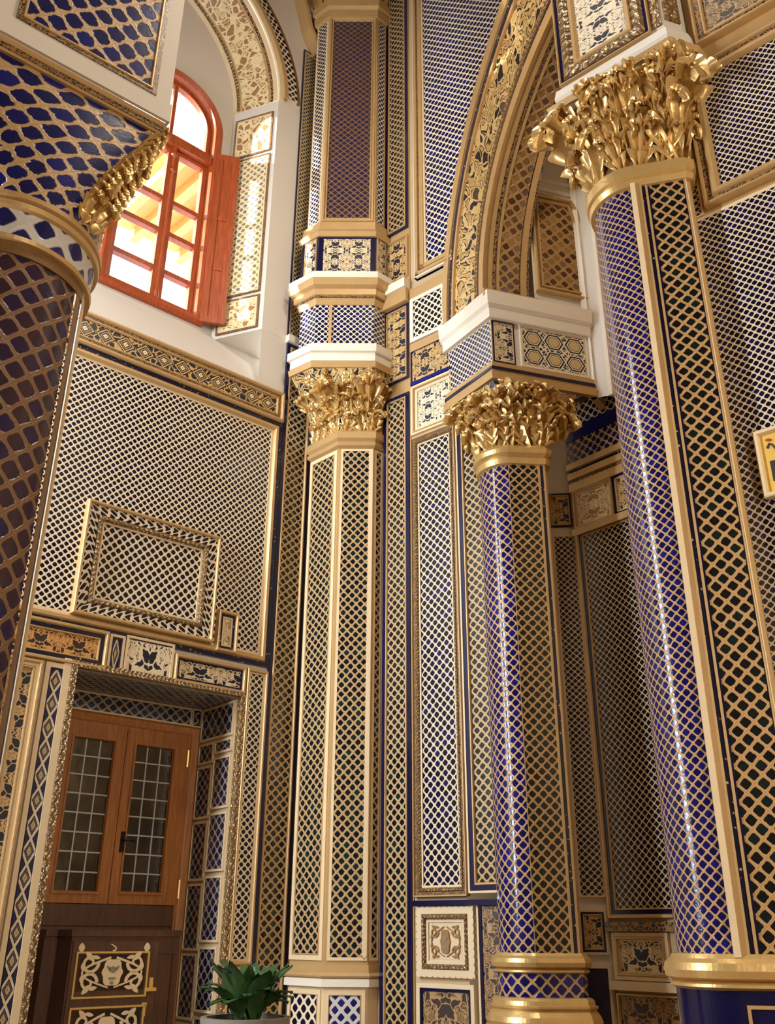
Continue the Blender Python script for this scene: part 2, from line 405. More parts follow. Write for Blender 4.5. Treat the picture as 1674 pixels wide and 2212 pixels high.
def offs(path, o, closed=False):
    if abs(o) < 1e-9: return list(path)
    m = len(path); out = []
    for i in range(m):
        dirs = []
        if i > 0 or closed: dirs.append((path[i] - path[i - 1]).normalized())
        if i < m - 1 or closed: dirs.append((path[(i + 1) % m] - path[i]).normalized())
        ns = [Vector((d.y, -d.x)) for d in dirs]
        if len(ns) == 1: out.append(path[i] + ns[0] * o)
        else: out.append(path[i] + (ns[0] + ns[1]) * (o / max(.3, 1 + ns[0].dot(ns[1]))))
    return out
def rectpts(s0, s1, z0, z1): return [(s0, z0), (s1, z0), (s1, z1), (s0, z1)]
def empty(name, loc=(0, 0, 0)):
    o = bpy.data.objects.new(name, None); o.empty_display_size = .1; COL.objects.link(o); o.location = loc
    return o
def thing(name, label, cat, loc=(0, 0, 0), group=None):
    o = empty(name, (0, 0, 0)); tag(o, label, cat, group); o['_'] = 1; del o['_']
    ROOTS.append((o, Vector(loc))); return o
def tag(o, label, cat, group=None):
    o['label'] = label; o['category'] = cat
    if group: o['group'] = group
    return o
ROOTS = []
def struct(name, mb, mat, **k):
    o = mb.build(name, mat, **k); o['kind'] = 'structure'; return o
def finish():
    """move each thing's Empty to its base and keep its parts where they stand"""
    for o, loc in ROOTS:
        o.location = loc
        for c in o.children:
            c.matrix_parent_inverse = Matrix.Translation(-loc)

LAY = {'g': ('gold', 'gilt_moulding'), 'n': ('speckle', 'navy_band'), 'b': ('blue_band', 'blue_band'), 'c': ('cream', 'cream_band'), 'w': ('white_trim', 'white_band'),
       'k': ('carved', 'carved_band'), 'd': ('carved_dark', 'dark_carved_band'), 'z': ('zigzag', 'zigzag_band'), 'p': ('plaster', 'plaster_band'), 'v': ('navy', 'plain_navy_band'),
       'l': ('lat_white', 'lattice_band'), 'o': ('oak', 'wooden_band'), 'B': ('gilt', 'bright_gilt_band')}
def panel(name, label, pl, outline, layers, field, pitch=.1, pv=None, cat='panel', group=None, h=.035, drop=.006, root=None, fieldname='lattice_field', uvfit=None, minh=.008):
    """a framed tile panel; layers runs from the outside in, e.g. 'g.03 n.02'"""
    if len(outline) == 4 and not isinstance(outline[0], tuple): s0, s1, z0, z1 = outline; pts = rectpts(s0, s1, z0, z1)
    else: pts = list(outline)
    ss = [p[0] for p in pts]; zz = [p[1] for p in pts]
    t = root or thing(name, label, cat, pl.P((min(ss) + max(ss)) / 2, min(zz)), group)
    cur = pts; hh = h
    for tok in layers.split():
        k = tok[0]; w = float(tok[1:]); mat, nm = LAY[k]
        if k in 'gBk': prof = [(0, 0), (0, hh), (w * .25, hh + .35 * w if w < .06 else hh + .02), (w * .7, hh + .35 * w if w < .06 else hh + .02), (w, hh - .004), (w, 0)]
        else: prof = [(0, 0), (0, hh - .004), (w, hh - .004), (w, 0)]
        MB().ring(pl, cur, prof, w if k in 'kdz' else (.03 if k == 'n' else (.08 if k == 'l' else .05))).build(nm, mat, t, angle=40)
        cur = inset(cur, w); hh = max(minh, hh - drop)
    if field:
        fs = [p[0] for p in cur]; fz = [p[1] for p in cur]; pv = pv or pitch
        mb = MB()
        if len(cur) == 4 and abs(cur[0][1] - cur[1][1]) < 1e-6:
            W = cur[1][0] - cur[0][0]; H = cur[2][1] - cur[1][1]
            if uvfit: pu, pvv = W / uvfit[0], H / uvfit[1]
            else:
                nn = max(1, round(W / pitch * 2)) / 2; pu = W / nn; mm = max(1, round(H / pv * 2)) / 2; pvv = H / mm
            mb.box(pl, cur[0][0], cur[1][0], cur[0][1], cur[2][1], -.004, max(minh, hh - drop), pu, pvv)
        else: mb.poly(pl, cur, -.004, max(minh, hh - drop), pitch, pv)
        mb.build(fieldname, field, t)
    return t
def planeH(pl, u, v, z):           # how far in front of the plane a sight line is when it reaches height z
    r = ray(u, v); t = (z - EYE) / r.z; p = Vector((r.x, r.y)) * t
    return (p - pl.p0).dot(pl.n), (p - pl.p0).dot(pl.d)
# ------------------------------------------------------------------ plan of the hall
V0 = pt(-5.85, 8.0); L = Plane(V0, 49.6)
V1 = Vector((-.452, 7.59)); V2 = Vector((-.1285, 7.59)); V3 = isect(V2, 45, -.4)
R = Plane(V3, 130)
A0 = Vector((.567, 7.147)); C3 = Vector((.896, 6.65)); P3L = Plane(A0, 146.5); P3R = Plane(C3, 73)
AR = Plane((.849, 6.72), 146.5)
FRp = pt(22.3, 4.16); FR = Plane(FRp, 130)
NBp = pt(12.45, 7.6); NB = Plane(NBp, 139); NSp = isect(NBp, 95, 10.0); NS = Plane(NSp, 95)
CEIL = 15.0
# window recess, doorway
WD = .5; LW = L.shift(-WD)
ARC_S, ARC_Z, ARC_R, ARC_RI = -2.36, 10.13, 1.79, 1.51
dzT = L.Z(330, 1473); DS1 = L.S(508, 1600); DS0 = L.S(140, 1600)
DD = -planeH(L, 418, 1528, dzT)[0]; LD = L.shift(-DD)
WALL_TOP = CEIL

def wallrect(mb, pl, s0, s1, z0, z1): mb.quad([pl.P(s0, z0), pl.P(s1, z0), pl.P(s1, z1), pl.P(s0, z1)], [(s0, z0), (s1, z0), (s1, z1), (s0, z1)])
mb = MB()
sL = -9.0
wallrect(mb, L, sL, DS0, 0, 6.33); wallrect(mb, L, DS0, DS1, dzT, 6.33); wallrect(mb, L, DS1, .6, 0, 6.33)
wallrect(mb, L, -.57, .6, 6.33, CEIL); wallrect(mb, L, sL, -4.15, 6.33, CEIL)
na = 40
for i in range(na):
    a, b = math.pi * i / na, math.pi * (i + 1) / na
    pa = (ARC_S + ARC_R * math.cos(a), ARC_Z + ARC_R * math.sin(a)); pb = (ARC_S + ARC_R * math.cos(b), ARC_Z + ARC_R * math.sin(b))
    mb.quad([L.P(*pb), L.P(*pa), L.P(pa[0], CEIL), L.P(pb[0], CEIL)])
# left reveal of the recess
mb.quad([L.P(-4.15, 6.33), L.P(-4.15, 6.33, -WD), L.P(-4.15, ARC_Z, -WD), L.P(-4.15, ARC_Z)])
struct('wall_left', mb, 'plaster')
# sloping plaster sill under the window
mb = MB(); mb.quad([L.P(-4.15, 6.33), L.P(-.28, 6.33), L.P(-.28, 7.08, -WD), L.P(-4.15, 7.08, -WD)])
struct('trim_1', mb, 'plaster')
# splayed jamb pier beside the window
js0, js1 = -.86, -.57
mb = MB()
pj = [(js0 + .01, -WD), (js1, 0), (-.28, .004), (-.28, -WD)]
def jp(s, h, z): return L.P(s, z, h)
for i in range(4):
    a, b = pj[i], pj[(i + 1) % 4]
    mb.quad([jp(*a, 7.03), jp(*b, 7.03), jp(*b, ARC_Z), jp(*a, ARC_Z)])
mb.quad([jp(*p, 7.03) for p in reversed(pj)]); mb.quad([jp(*p, ARC_Z) for p in pj])
struct('trim_2', mb, 'plaster')
# back wall of the recess with the window hole
WS0, WS1, WZ0, WZ1 = -2.12, -.98, 7.12, 9.66; WC = (WS0 + WS1) / 2; WR = (WS1 - WS0) / 2
mb = MB(); wallrect(mb, LW, -4.3, WS0, 6.9, 12.2); wallrect(mb, LW, WS1, -.25, 6.9, 12.2); wallrect(mb, LW, WS0, WS1, 6.9, WZ0)
for i in range(24):
    a, b = math.pi * i / 24, math.pi * (i + 1) / 24
    pa = (WC + WR * math.cos(a), WZ1 + WR * math.sin(a)); pb = (WC + WR * math.cos(b), WZ1 + WR * math.sin(b))
    mb.quad([LW.P(*pb), LW.P(*pa), LW.P(pa[0], 12.2), LW.P(pb[0], 12.2)])
    mb.quad([LW.P(*pa), LW.P(*pb), LW.P(*pb, -.3), LW.P(*pa, -.3)])
for s in (WS0, WS1): mb.quad([LW.P(s, WZ0), LW.P(s, WZ1), LW.P(s, WZ1, -.3), LW.P(s, WZ0, -.3)])
mb.quad([LW.P(WS0, WZ0), LW.P(WS1, WZ0), LW.P(WS1, WZ0, -.3), LW.P(WS0, WZ0, -.3)])
struct('wall_window', mb, 'plaster')
# arch soffit of the recess
sof = thing('window_arch_soffit', 'gilded honeycomb soffit curving over the bright arched window', 'arch', L.P(-.6, ARC_Z))
def cone(f0, f1, lift, mat, name, pu, pvv, parent, a0=0.0, a1=math.pi, nn=72):
    mb = MB()
    for i in range(nn):
        a, b = a0 + (a1 - a0) * i / nn, a0 + (a1 - a0) * (i + 1) / nn
        def q(t, f):
            r = ARC_RI + (ARC_R - ARC_RI) * f - lift; return L.P(ARC_S + r * math.cos(t), ARC_Z + r * math.sin(t), -WD * (1 - f))
        r = ARC_R; mb.quad([q(a, f0), q(a, f1), q(b, f1), q(b, f0)], [(a * r / pu, f0 * .57 / pvv), (a * r / pu, f1 * .57 / pvv), (b * r / pu, f1 * .57 / pvv), (b * r / pu, f0 * .57 / pvv)])
    return mb.build(name, mat, parent, angle=30)
for f0, f1, lf, mt, nm, p in ((0, .09, .012, 'cream', 'cream_edge', .1), (.09, .16, .014, 'carved', 'carved_band', .05), (.16, .20, .016, 'gold', 'gilt_moulding', .1), (.20, .80, .008, 'arab_light', 'filigree_field', .42),
                       (.80, .84, .016, 'gold', 'gilt_moulding', .1), (.84, .91, .014, 'carved_dark', 'dark_carved_band', .05), (.91, 1.0, .02, 'cream', 'cream_edge', .1)):
    cone(f0, f1, lf, mt, nm, p, p, sof)
# mouldings and lattice crescent on the face of that arch
def annulus(pl, cs, cz, r0, r1, a0, a1, h0, h1, mat, name, parent, pitch=.1, nn=60):
    mb = MB()
    for i in range(nn):
        a, b = a0 + (a1 - a0) * i / nn, a0 + (a1 - a0) * (i + 1) / nn
        q = lambda r, t, h: pl.P(cs + r * math.cos(t), cz + r * math.sin(t), h); rm = (r0 + r1) / 2; dv = (r1 - r0) / pitch
        mb.quad([q(r0, a, h1), q(r1, a, h1), q(r1, b, h1), q(r0, b, h1)], [(a * rm / pitch, 0), (a * rm / pitch, dv), (b * rm / pitch, dv), (b * rm / pitch, 0)])
        mb.quad([q(r1, a, h1), q(r1, a, h0), q(r1, b, h0), q(r1, b, h1)]); mb.quad([q(r0, a, h0), q(r0, a, h1), q(r0, b, h1), q(r0, b, h0)])
        if i == 0: mb.quad([q(r0, a, h0), q(r1, a, h0), q(r1, a, h1), q(r0, a, h1)])
        if i == nn - 1: mb.quad([q(r0, b, h1), q(r1, b, h1), q(r1, b, h0), q(r0, b, h0)])
    return mb.build(name, mat, parent)
annulus(L, ARC_S, ARC_Z, ARC_R, ARC_R + .05, .0, math.pi, 0, .03, 'cream', 'cream_edge', sof)
annulus(L, ARC_S, ARC_Z, ARC_R + .05, ARC_R + .10, .03, math.pi, 0, .05, 'gold', 'gilt_moulding', sof)
annulus(L, ARC_S, ARC_Z, ARC_R + .10, ARC_R + .24, .06, math.pi, 0, .02, 'lat_white', 'lattice_crescent', sof, .085)
annulus(L, ARC_S, ARC_Z, ARC_R + .24, ARC_R + .27, .05, math.pi, 0, .03, 'gilt_dark', 'dark_moulding', sof)
# tile panels on the splayed jamb
jd = (L.P(js1, 0) - L.P(js0, 0, -WD)).xy; JB = Plane(L.P(js0, 0, -WD).xy, math.degrees(math.atan2(jd.x, jd.y))); jw = jd.length
z0 = JB.Z(525, 690)
for nm, fz0, fz1, fld, p, lab in (('a', 7.06, 7.46, 'arab_light', .38, 'short gilded square at the foot of the sunlit window jamb'), ('b', 7.5, 9.36, 'lat_jamb', .085, 'tall sunlit lattice panel on the window jamb'), ('c', 9.4, 9.98, 'arab_light', .4, 'gilded panel topping the window jamb just below the arch')):
    panel('jamb_tile', lab, JB, (.06, jw - .05, fz0, fz1), 'd.02 c.02', fld, p, h=.018, drop=.004)

# ------------------------------------------------------------------ the arched window
win = tag(empty('window_1'), 'brown framed arched window with bright daylight panes and opened leaf', 'window'); win['kind'] = 'structure'
ROOTS.append((win, LW.P(WC, WZ0)))
def archpts(s0, s1, z0, z1, r, nn=24):
    c = (s0 + s1) / 2; return [(s0, z0), (s1, z0)] + [(c + r * math.cos(math.pi * i / nn), z1 + r * math.sin(math.pi * i / nn)) for i in range(nn + 1)]
MB().ring(LW, archpts(WS0, WS1, WZ0, WZ1, WR), [(0, -.12), (0, .05), (.03, .07), (.085, .05), (.10, .0), (.10, -.12)]).build('casing', 'redwood', win, angle=35)
i0, i1, b0 = WS0 + .10, WS1 - .10, WZ0 + .10
zt = LW.Z(395, 318)
MB().box(LW, i0, i1, zt - .06, zt + .06, -.10, .04).build('transom', 'redwood', win)
MB().ring(LW, archpts(i0 + .005, i1 - .005, zt + .06, WZ1, WR - .105), [(0, -.08), (0, -.03), (.05, -.02), (.055, -.08)]).build('fanlight_frame', 'redwood', win, angle=35)
MB().box(LW, WC - .02, WC + .02, zt + .07, WZ1 + WR - .16, -.075, -.03).build('fanlight_bar', 'redwood', win)
um = LW.S(335, 660)
post = MB().lathe((LW.P(um, 0, -.015).xy), [(.0, b0 - .02), (.026, b0 - .02), (.026, b0 + .1), (.018, b0 + .13), (.018, zt - .40), (.03, zt - .37), (.018, zt - .34), (.018, zt - .2), (.04, zt - .16), (.018, zt - .12), (.026, zt - .05), (0, zt - .05)], 16)
post.build('mullion_post', 'redwood', win, angle=40)
bars = [LW.Z(335, v) for v in (573, 486, 413)]
for s0, s1 in ((i0 + .005, um - .012), (um + .012, i1 - .005)):
    sash = MB().ring(LW, rectpts(s0, s1, b0 + .005, zt - .065), [(0, -.09), (0, -.025), (.05, -.025), (.055, -.09), (0, -.09)]).build('sash', 'redwood', win, angle=35)
    for zb in bars: MB().box(LW, s0 + .05, s1 - .05, zb - .027, zb + .027, -.09, -.025).build('glazing_bar', 'redwood', sash)
    MB().box(LW, s0 + .055, s1 - .055, b0 + .06, zt - .12, -.063, -.059).build('glass_pane', 'glass', sash)
MB().poly(LW, archpts(i0 + .05, i1 - .05, zt + .11, WZ1, WR - .155), -.062, -.058).build('glass_pane', 'glass', win)
# opened leaf, hinged on the right
hs = WS1 - .05; LFp = LW.P(hs, 0, .055).xy; LF = Plane(LFp, 49.6 + 27)
zl = zt + .1
leaf = MB().ring(LF, rectpts(0, .25, WZ0 + .02, zl), [(0, -.02), (0, .02), (.07, .02), (.08, .006), (.08, -.02), (0, -.02)]).build('open_leaf', 'redwood', win, angle=35)
MB().box(LF, 0.078, .172, WZ0 + .10, zl - .08, -.006, .006).build('leaf_panel', 'redwood', leaf)
for zb in (WZ0 + .7, WZ0 + 1.35): MB().box(LF, 0.078, .172, zb - .03, zb + .03, -.015, .015).build('leaf_rail', 'redwood', leaf)
# roof eaves seen outside, through the upper panes
ev = thing('roof_eaves', 'yellow timber eaves seen outside through the upper window panes', 'roof', LW.P(-2.2, 10.2, -2.0))
EP = LW.shift(-1.5); ES0 = -1.25
mb = MB(); mb.quad([EP.P(ES0, 9.9, .9), EP.P(.9, 9.9, .9), EP.P(.9, 10.25, -1.2), EP.P(ES0, 10.25, -1.2)]); mb.quad([EP.P(ES0, 10.02, .9), EP.P(ES0, 10.37, -1.2), EP.P(.9, 10.37, -1.2), EP.P(.9, 10.02, .9)])
mb.quad([EP.P(ES0, 9.9, .9), EP.P(ES0, 10.02, .9), EP.P(.9, 10.02, .9), EP.P(.9, 9.9, .9)]); mb.build('soffit_boards', 'eave_wood', ev)
for k in range(7):
    s = ES0 + .1 + k * .34
    mb = MB()
    for (a, b) in ((s, s + .11),):
        lo = [EP.P(a, 9.74, .9), EP.P(b, 9.74, .9), EP.P(b, 10.09, -1.2), EP.P(a, 10.09, -1.2)]; up_ = [p + Vector((0, 0, .17)) for p in lo]
        mb.quad(lo); mb.quad(up_[::-1])
        for i in range(4): j = (i + 1) % 4; mb.quad([lo[i], up_[i], up_[j], lo[j]])
    mb.build('rafter', 'eave_wood', ev)

# ------------------------------------------------------------------ tile panels of the left wall
zc0, zc1 = L.Z(604, 916), L.Z(604, 852)
panel('cornice_band', 'long dark band of gilt diamonds under the plaster sill', L, (-3.2, -.285, zc0, zc1), 'g.035 d.025 g.02', 'chain_gold', cat='frieze', uvfit=(15, 1), h=.05, fieldname='diamond_chain')
sF = L.S(592, 1180)
zf1 = zc0 - .005; zf0 = L.Z(500, 1428)
panel('lattice_screen', 'large white honeycomb lattice field below the diamond frieze on the left wall', L, (-3.2, -.275, zf0, zf1), 'n.04 g.055 c.02', 'lat_white', .062, h=.03)
ip = L.rect(162, 465, 1235, 312, 1118, 1362)
panel('lattice_screen', 'gilt framed lattice rectangle set inside the big white lattice field', L, ip, 'g.03 l.075 k.045 c.015', 'lat_white', .074, h=.06, drop=.007)
s0, s1, a, b = L.rect(462, 507, 1370, 482, 1322, 1412)
panel('corner_tile', 'small cream tile stepping off the framed lattice rectangle', L, (s0, s1, a, b), 'g.03 n.02 c.015', 'arab_beige', .25, h=.055, fieldname='painted_field')
zb1 = zf0 - .005
# friezes over the door
x = L.S(228, 1408)
panel('frieze_tile', 'orange scrollwork tile over the left end of the doorway', L, (-2.75, x, L.Z(200, 1446), L.Z(160, 1352)), 'g.03 n.03 g.015', 'arab_orange', .3, h=.04, fieldname='painted_field')
panel('frieze_tile', 'narrow navy tile with gold diamonds beside the orange scroll tile', L, (x + .01, L.S(263, 1420), L.Z(246, 1454), L.Z(246, 1372)), 'c.02 v.015', 'chain_cream', h=.035, uvfit=(1, 1), fieldname='painted_field')
panel('frieze_tile', 'white floral tile with central rose above the door', L, (L.S(263, 1420) + .01, L.S(370, 1440), L.Z(316, 1468), L.Z(316, 1382)), 'c.02', 'arab_ivory', .42, h=.035, fieldname='painted_field')
zd1 = L.Z(470, 1432); zd0 = L.Z(470, 1492)
sR0 = L.S(503, 1800); sR1 = -.285
panel('frieze_tile', 'cream leaf scroll tile at the right end above the door', L, (L.S(370, 1440) + .01, sR0 - .0, zd0, zd1), 'g.03 v.015', 'arab_cream', .36, h=.04, fieldname='painted_field')
zs0 = L.Z(505, 2085)
panel('tile_strip', 'narrow white lattice strip right of the door recess', L, (sR0 + .005, sR1, zs0, zd1), 'g.03 c.012', 'lat_white', .06, h=.045)
panel('tile_strip', 'short white lattice tile under the strip right of the door', L, (sR0 + .005, sR1, .75, zs0 - .04), 'c.03 v.02', 'lat_white', .1, h=.035)
sl0, sl1 = L.S(44, 1760), L.S(100, 1760)
panel('tile_strip', 'strip of cream and blue diamonds left of the door', L, (sl0, sl1, .8, L.Z(130, 1436)), 'c.035 v.012', 'chain_cream', h=.04, uvfit=(1, 1), fieldname='diamond_chain')
# remap that chain so that it runs up the strip
def rechain(o, nrep):
    me = o.data; ul = me.uv_layers[0]
    for d in ul.data: a_, b_ = d.uv; d.uv = (b_ * nrep, a_)
dc = [o for o in COL.objects if o.name.startswith('diamond_chain')][-1]; rechain(dc, 15)
panel('tile_strip', 'dark scrollwork sliver at the far left beside the big column', L, (sl0 - .32, sl0 - .02, .8, L.Z(130, 1436)), 'g.03 c.02 g.02', 'arab_gold', .3, h=.04, fieldname='painted_field')
# gilt rope moulding round the doorway
dw = thing('door_surround', 'gilt rope moulding framing the tiled door recess', 'moulding', L.P((DS0 + DS1) / 2, 0))
for nm, s0, s1, a, b in (('jamb_moulding', DS0 - .045, DS0, 0, dzT), ('jamb_moulding', DS1, DS1 + .045, 0, dzT), ('head_moulding', DS0 - .045, DS1 + .045, dzT, dzT + .045)):
    MB().box(L, s0, s1, a, b, -.01, .05, .035).build(nm, 'carved', dw)
for s0, s1 in ((DS0 - .10, DS0 - .047), (DS1 + .047, sR0)): MB().box(L, s0, s1, 0, dzT + .05, -.01, .04, .1).build('cream_fillet', 'cream', dw)

# navy and gilt lattice pilaster strip next to the corner column
zt0 = L.Z(640, 752)
panel('lattice_strip', 'tall dark gold lattice strip between door wall and corner column', L, (-.272, .06, .9, zt0), 'v.035 g.025', 'lat_gold', .078, h=.03)
panel('lattice_strip', 'slim teal lattice strip beside the window above the sill', L, (-.28, .08, zt0 + .09, L.Z(655, 108)), 'v.015 c.012', 'lat_gold_teal', .058, h=.025)
MB().box(L, -.285, .08, zt0 + .005, zt0 + .085, -.01, .06).build('sill_ledge', 'white_trim', None)
tag(bpy.data.objects['sill_ledge'], 'short white ledge between the two lattice strips beside the column', 'ledge')
# carved bracket below the vault
br = thing('corbel', 'dark gilded carved bracket at the top beside the window arch', 'corbel', L.P(-.2, L.Z(640, 95)))
zk = L.Z(640, 96)
mb = MB()
for (sa, sb, za, zb_, h) in ((-.62, .10, zk + .02, zk + 1.3, .12),):
    pts = [(-.28, zk + .22), (-.15, zk), (.02, zk + .16), (.1, zk + 1.5), (-.62, zk + 1.5), (-.50, zk + .95), (-.36, zk + .5)]
    mb.poly(L, pts, -.01, .14, .4)
mb.build('bracket_body', 'arab_brown', br)
MB().ring(L, pts, [(-.035, 0), (-.035, .17), (.0, .18), (.02, .14)]).build('gilt_edge', 'gold', br)

# ------------------------------------------------------------------ door recess and door
mb = MB()
mb.quad([LD.P(DS0, 0), LD.P(DS1, 0), LD.P(DS1, dzT), LD.P(DS0, dzT)])
mb.quad([L.P(DS0, 0), L.P(DS0, 0, -DD), L.P(DS0, dzT, -DD), L.P(DS0, dzT)])
mb.quad([L.P(DS1, 0, -DD), L.P(DS1, 0), L.P(DS1, dzT), L.P(DS1, dzT, -DD)])
mb.quad([L.P(DS0, dzT), L.P(DS0, dzT, -DD), L.P(DS1, dzT, -DD), L.P(DS1, dzT)])
struct('wall_door_recess', mb, 'room_wall')
RS = Plane(LD.P(DS1, 0).xy, 49.6 + 90); RD = DD
zl1 = LD.Z(300, 1519); zl0 = LD.Z(290, 1552)
MBs = MB(); MBs.quad([L.P(DS0, dzT - .012), L.P(DS0, dzT - .012, -DD), L.P(DS1, dzT - .012, -DD), L.P(DS1, dzT - .012)], [(0, 0), (0, DD / .09), ((DS1 - DS0) / .09, DD / .09), ((DS1 - DS0) / .09, 0)])
MBs.quad([L.P(DS0, dzT, 0), L.P(DS1, dzT, 0), L.P(DS1, dzT - .012, 0), L.P(DS0, dzT - .012, 0)])
o = MBs.build('recess_soffit', 'lat_silver', None); tag(o, 'glossy silver lattice tiling on the underside of the door recess', 'panel')
panel('lintel_tile', 'lattice tile strip right above the wooden door', LD, (DS0 + .01, DS1 - .10, zl0, dzT - .015), 'c.015', 'lat_silver', .095, h=.02)
panel('lintel_tile', 'small square tile at the right end of the door lintel', LD, (DS1 - .095, DS1 - .005, zl0, dzT - .015), 'c.012 v.01', 'lat_silver', .08, h=.02)
# right reveal panels, two columns
RDw = -RS.d.dot(Vector((0, 0))) or DD
zs = [.6, 1.05, 1.5, 2.05, 2.5, 2.95, dzT - .32]
panel('reveal_tile', 'tiled strip crowning the right reveal of the door recess', RS, (.02, DD - .03, dzT - .30, dzT - .02), 'c.02', 'lat_reveal', .11, h=.02)
labs = ['lowest', 'second from the bottom', 'third from the bottom', 'middle', 'second from the top', 'topmost']
hz = [(.4, .98), (1.0, 1.45), (1.47, 1.95), (1.97, 2.42), (2.44, 2.86), (2.88, dzT - .32)]
for k, (a, b) in enumerate(hz):
    a, b = a * 1.0, b * 1.0
    panel('reveal_tile', labs[k] + ' tile of the back column on the right door reveal', RS, (.02, DD * .46, a, b), 'c.018', 'lat_reveal', .08, h=.02)
    panel('reveal_tile', labs[k] + ' tile of the front column on the right door reveal', RS, (DD * .48, DD - .03, a + .06, b + .05 if k < 5 else b), 'c.018', 'lat_reveal', .09, h=.02)
# the door: casing, two glazed leaves, dark lower panels
door = tag(empty('door_1'), 'light brown double door with leaded glass panes in the tiled recess', 'door'); door['kind'] = 'structure'
dcs0 = DS0 + .02; dcs1 = LD.S(423, 1600) - .0
dcs1 = min(dcs1, DS1 - .015); zc = zl0 - .01
ROOTS.append((door, LD.P((dcs0 + dcs1) / 2, 0)))
MB().ring(LD, rectpts(dcs0, dcs1, 0, zc), [(0, 0), (0, .07), (.02, .085), (.06, .07), (.075, .05), (.09, .05), (.09, 0)]).build('casing', 'oak', door, angle=35)
MB().ring(LD, rectpts(dcs0 - .015, dcs1 + .012, 0, zc + .012), [(0, 0), (0, .04), (.03, .04)]).build('cream_fillet', 'cream', door)
seam = LD.S(249, 1760); zg0 = LD.Z(240, 1953)
GL = [LD.rect(130, 225, 1760, 180, 1594, 1928), LD.rect(270, 357, 1765, 305, 1611, 1930)]
for k, (s0, s1) in enumerate(((dcs0 + .09, seam - .003), (seam + .003, dcs1 - .09))):
    g0, g1, ga, gb = GL[k]; g0 = max(g0, s0 + .05); g1 = min(g1, s1 - .05)
    lf = MB()
    z1 = zc - .09
    lf.box(LD, s0, g0, zg0, z1, .005, .05).box(LD, g1, s1, zg0, z1, .005, .05).box(LD, g0, g1, gb, z1, .005, .05).box(LD, g0, g1, zg0, ga, .005, .05)
    lf = lf.build('door_leaf', 'oak', door)
    MB().ring(LD, rectpts(g0, g1, ga, gb), [(-.012, .05), (-.012, .06), (.004, .06), (.012, .03)]).build('glazing_bead', 'oak', lf)
    MB().box(LD, g0, g1, ga, gb, .012, .022).build('glass_pane', 'door_glass', lf)
    cm = MB()
    for i in range(4): s = g0 + (g1 - g0) * i / 3; cm.box(LD, s - .0055, s + .0055, ga, gb, .018, .031)
    for i in range(9): z = ga + (gb - ga) * i / 8; cm.box(LD, g0, g1, z - .0055, z + .0055, .018, .0315)
    cm.build('lead_cames', 'lead', lf)
hx = LD.S(258, 1815); hzz = LD.Z(258, 1815)
hd = MB().box(LD, hx - .018, hx + .018, hzz - .09, hzz + .06, .05, .06)
hd.tube([LD.P(hx, hzz, .055), LD.P(hx, hzz, .10), LD.P(hx + .03, hzz, .115), LD.P(hx + .075, hzz - .01, .11)], [.012, .012, .011, .009], 8)
hd.build('handle', 'black_iron', door, angle=40)
for v in (1640, 1922):
    s = LD.S(398 if v < 1700 else 378, v); z = LD.Z(390, v)
    MB().tube([LD.P(s, z - .07, .06), LD.P(s, z + .07, .06)], .012, 8).build('hinge', 'brass', door)
mb = MB(); zz = zg0 - .005
for k in range(3): mb.box(LD, dcs0 + .09, dcs1 - .09, zz - .15 * (k + 1) + .004, zz - .15 * k, .005, .045 - .006 * k)
mb.box(LD, dcs0 + .09, dcs1 - .09, 0, zz - .45, .005, .03); mb.build('lower_boards', 'walnut', door)

# ------------------------------------------------------------------ inlaid cabinet
cab = thing('cabinet', 'dark brown inlaid wooden cabinet standing in front of the double door', 'cabinet', L.P(-1.9, 0, -.2))
CB = L.shift(-.30); CF = L.shift(-.06)
ct = 1.6; cs0, cs1 = CB.S(92, 2060), min(CB.S(387, 2060), DS1 - .02); f0, f1 = CF.S(146, 2100), CF.S(338, 2100)
cs0 = max(cs0, DS0 + .02)
body = MB().box(CB, cs0, cs1, .06, ct - .03, -.22, .0).box(CF, f0, f1, .06, ct - .03, -.24, 0).build('body', 'walnut', cab)
MB().box(CB, cs0, cs1, ct - .03, ct + .012, -.22, .015).box(CF, f0 - .012, f1 + .012, ct - .03, ct + .012, -.24, .015).build('top', 'walnut', cab)
MB().box(CB, cs0 + .01, cs1 - .01, 0, .06, -.2, -.02).box(CF, f0 + .02, f1 - .02, 0, .06, -.24, -.02).build('plinth', 'walnut', cab)
MB().ring(CB, rectpts(f1 + .03, cs1 - .03, .15, ct - .12), [(0, 0), (0, .012), (.025, .012), (.03, .002)]).build('side_panel_frame', 'walnut', body)
def curve(pl, mb, pts, w0, w1, h):
    """flat inlay ribbon tapering from w0 to w1 along pts in (s, z)"""
    n_ = len(pts); ls = []; rs = []
    for i, p in enumerate(pts):
        a = Vector(pts[max(i - 1, 0)]); b = Vector(pts[min(i + 1, n_ - 1)]); t = (b - a).normalized(); nn = Vector((-t.y, t.x)); f = i / (n_ - 1)
        w = (w0 + (w1 - w0) * f) / 2; ls.append(Vector(p) + nn * w); rs.append(Vector(p) - nn * w)
    for i in range(n_ - 1):
        mb.quad([pl.P(*ls[i], h), pl.P(*rs[i], h), pl.P(*rs[i + 1], h), pl.P(*ls[i + 1], h)])
        mb.quad([pl.P(*ls[i], h - .006), pl.P(*ls[i], h), pl.P(*ls[i + 1], h), pl.P(*ls[i + 1], h - .006)])
        mb.quad([pl.P(*rs[i], h), pl.P(*rs[i], h - .006), pl.P(*rs[i + 1], h - .006), pl.P(*rs[i + 1], h)])
def spiral(cx, cz, r0, r1, a0, a1, n_=22): return [(cx + (r0 + (r1 - r0) * i / n_) * math.cos(a0 + (a1 - a0) * i / n_), cz + (r0 + (r1 - r0) * i / n_) * math.sin(a0 + (a1 - a0) * i / n_)) for i in range(n_ + 1)]
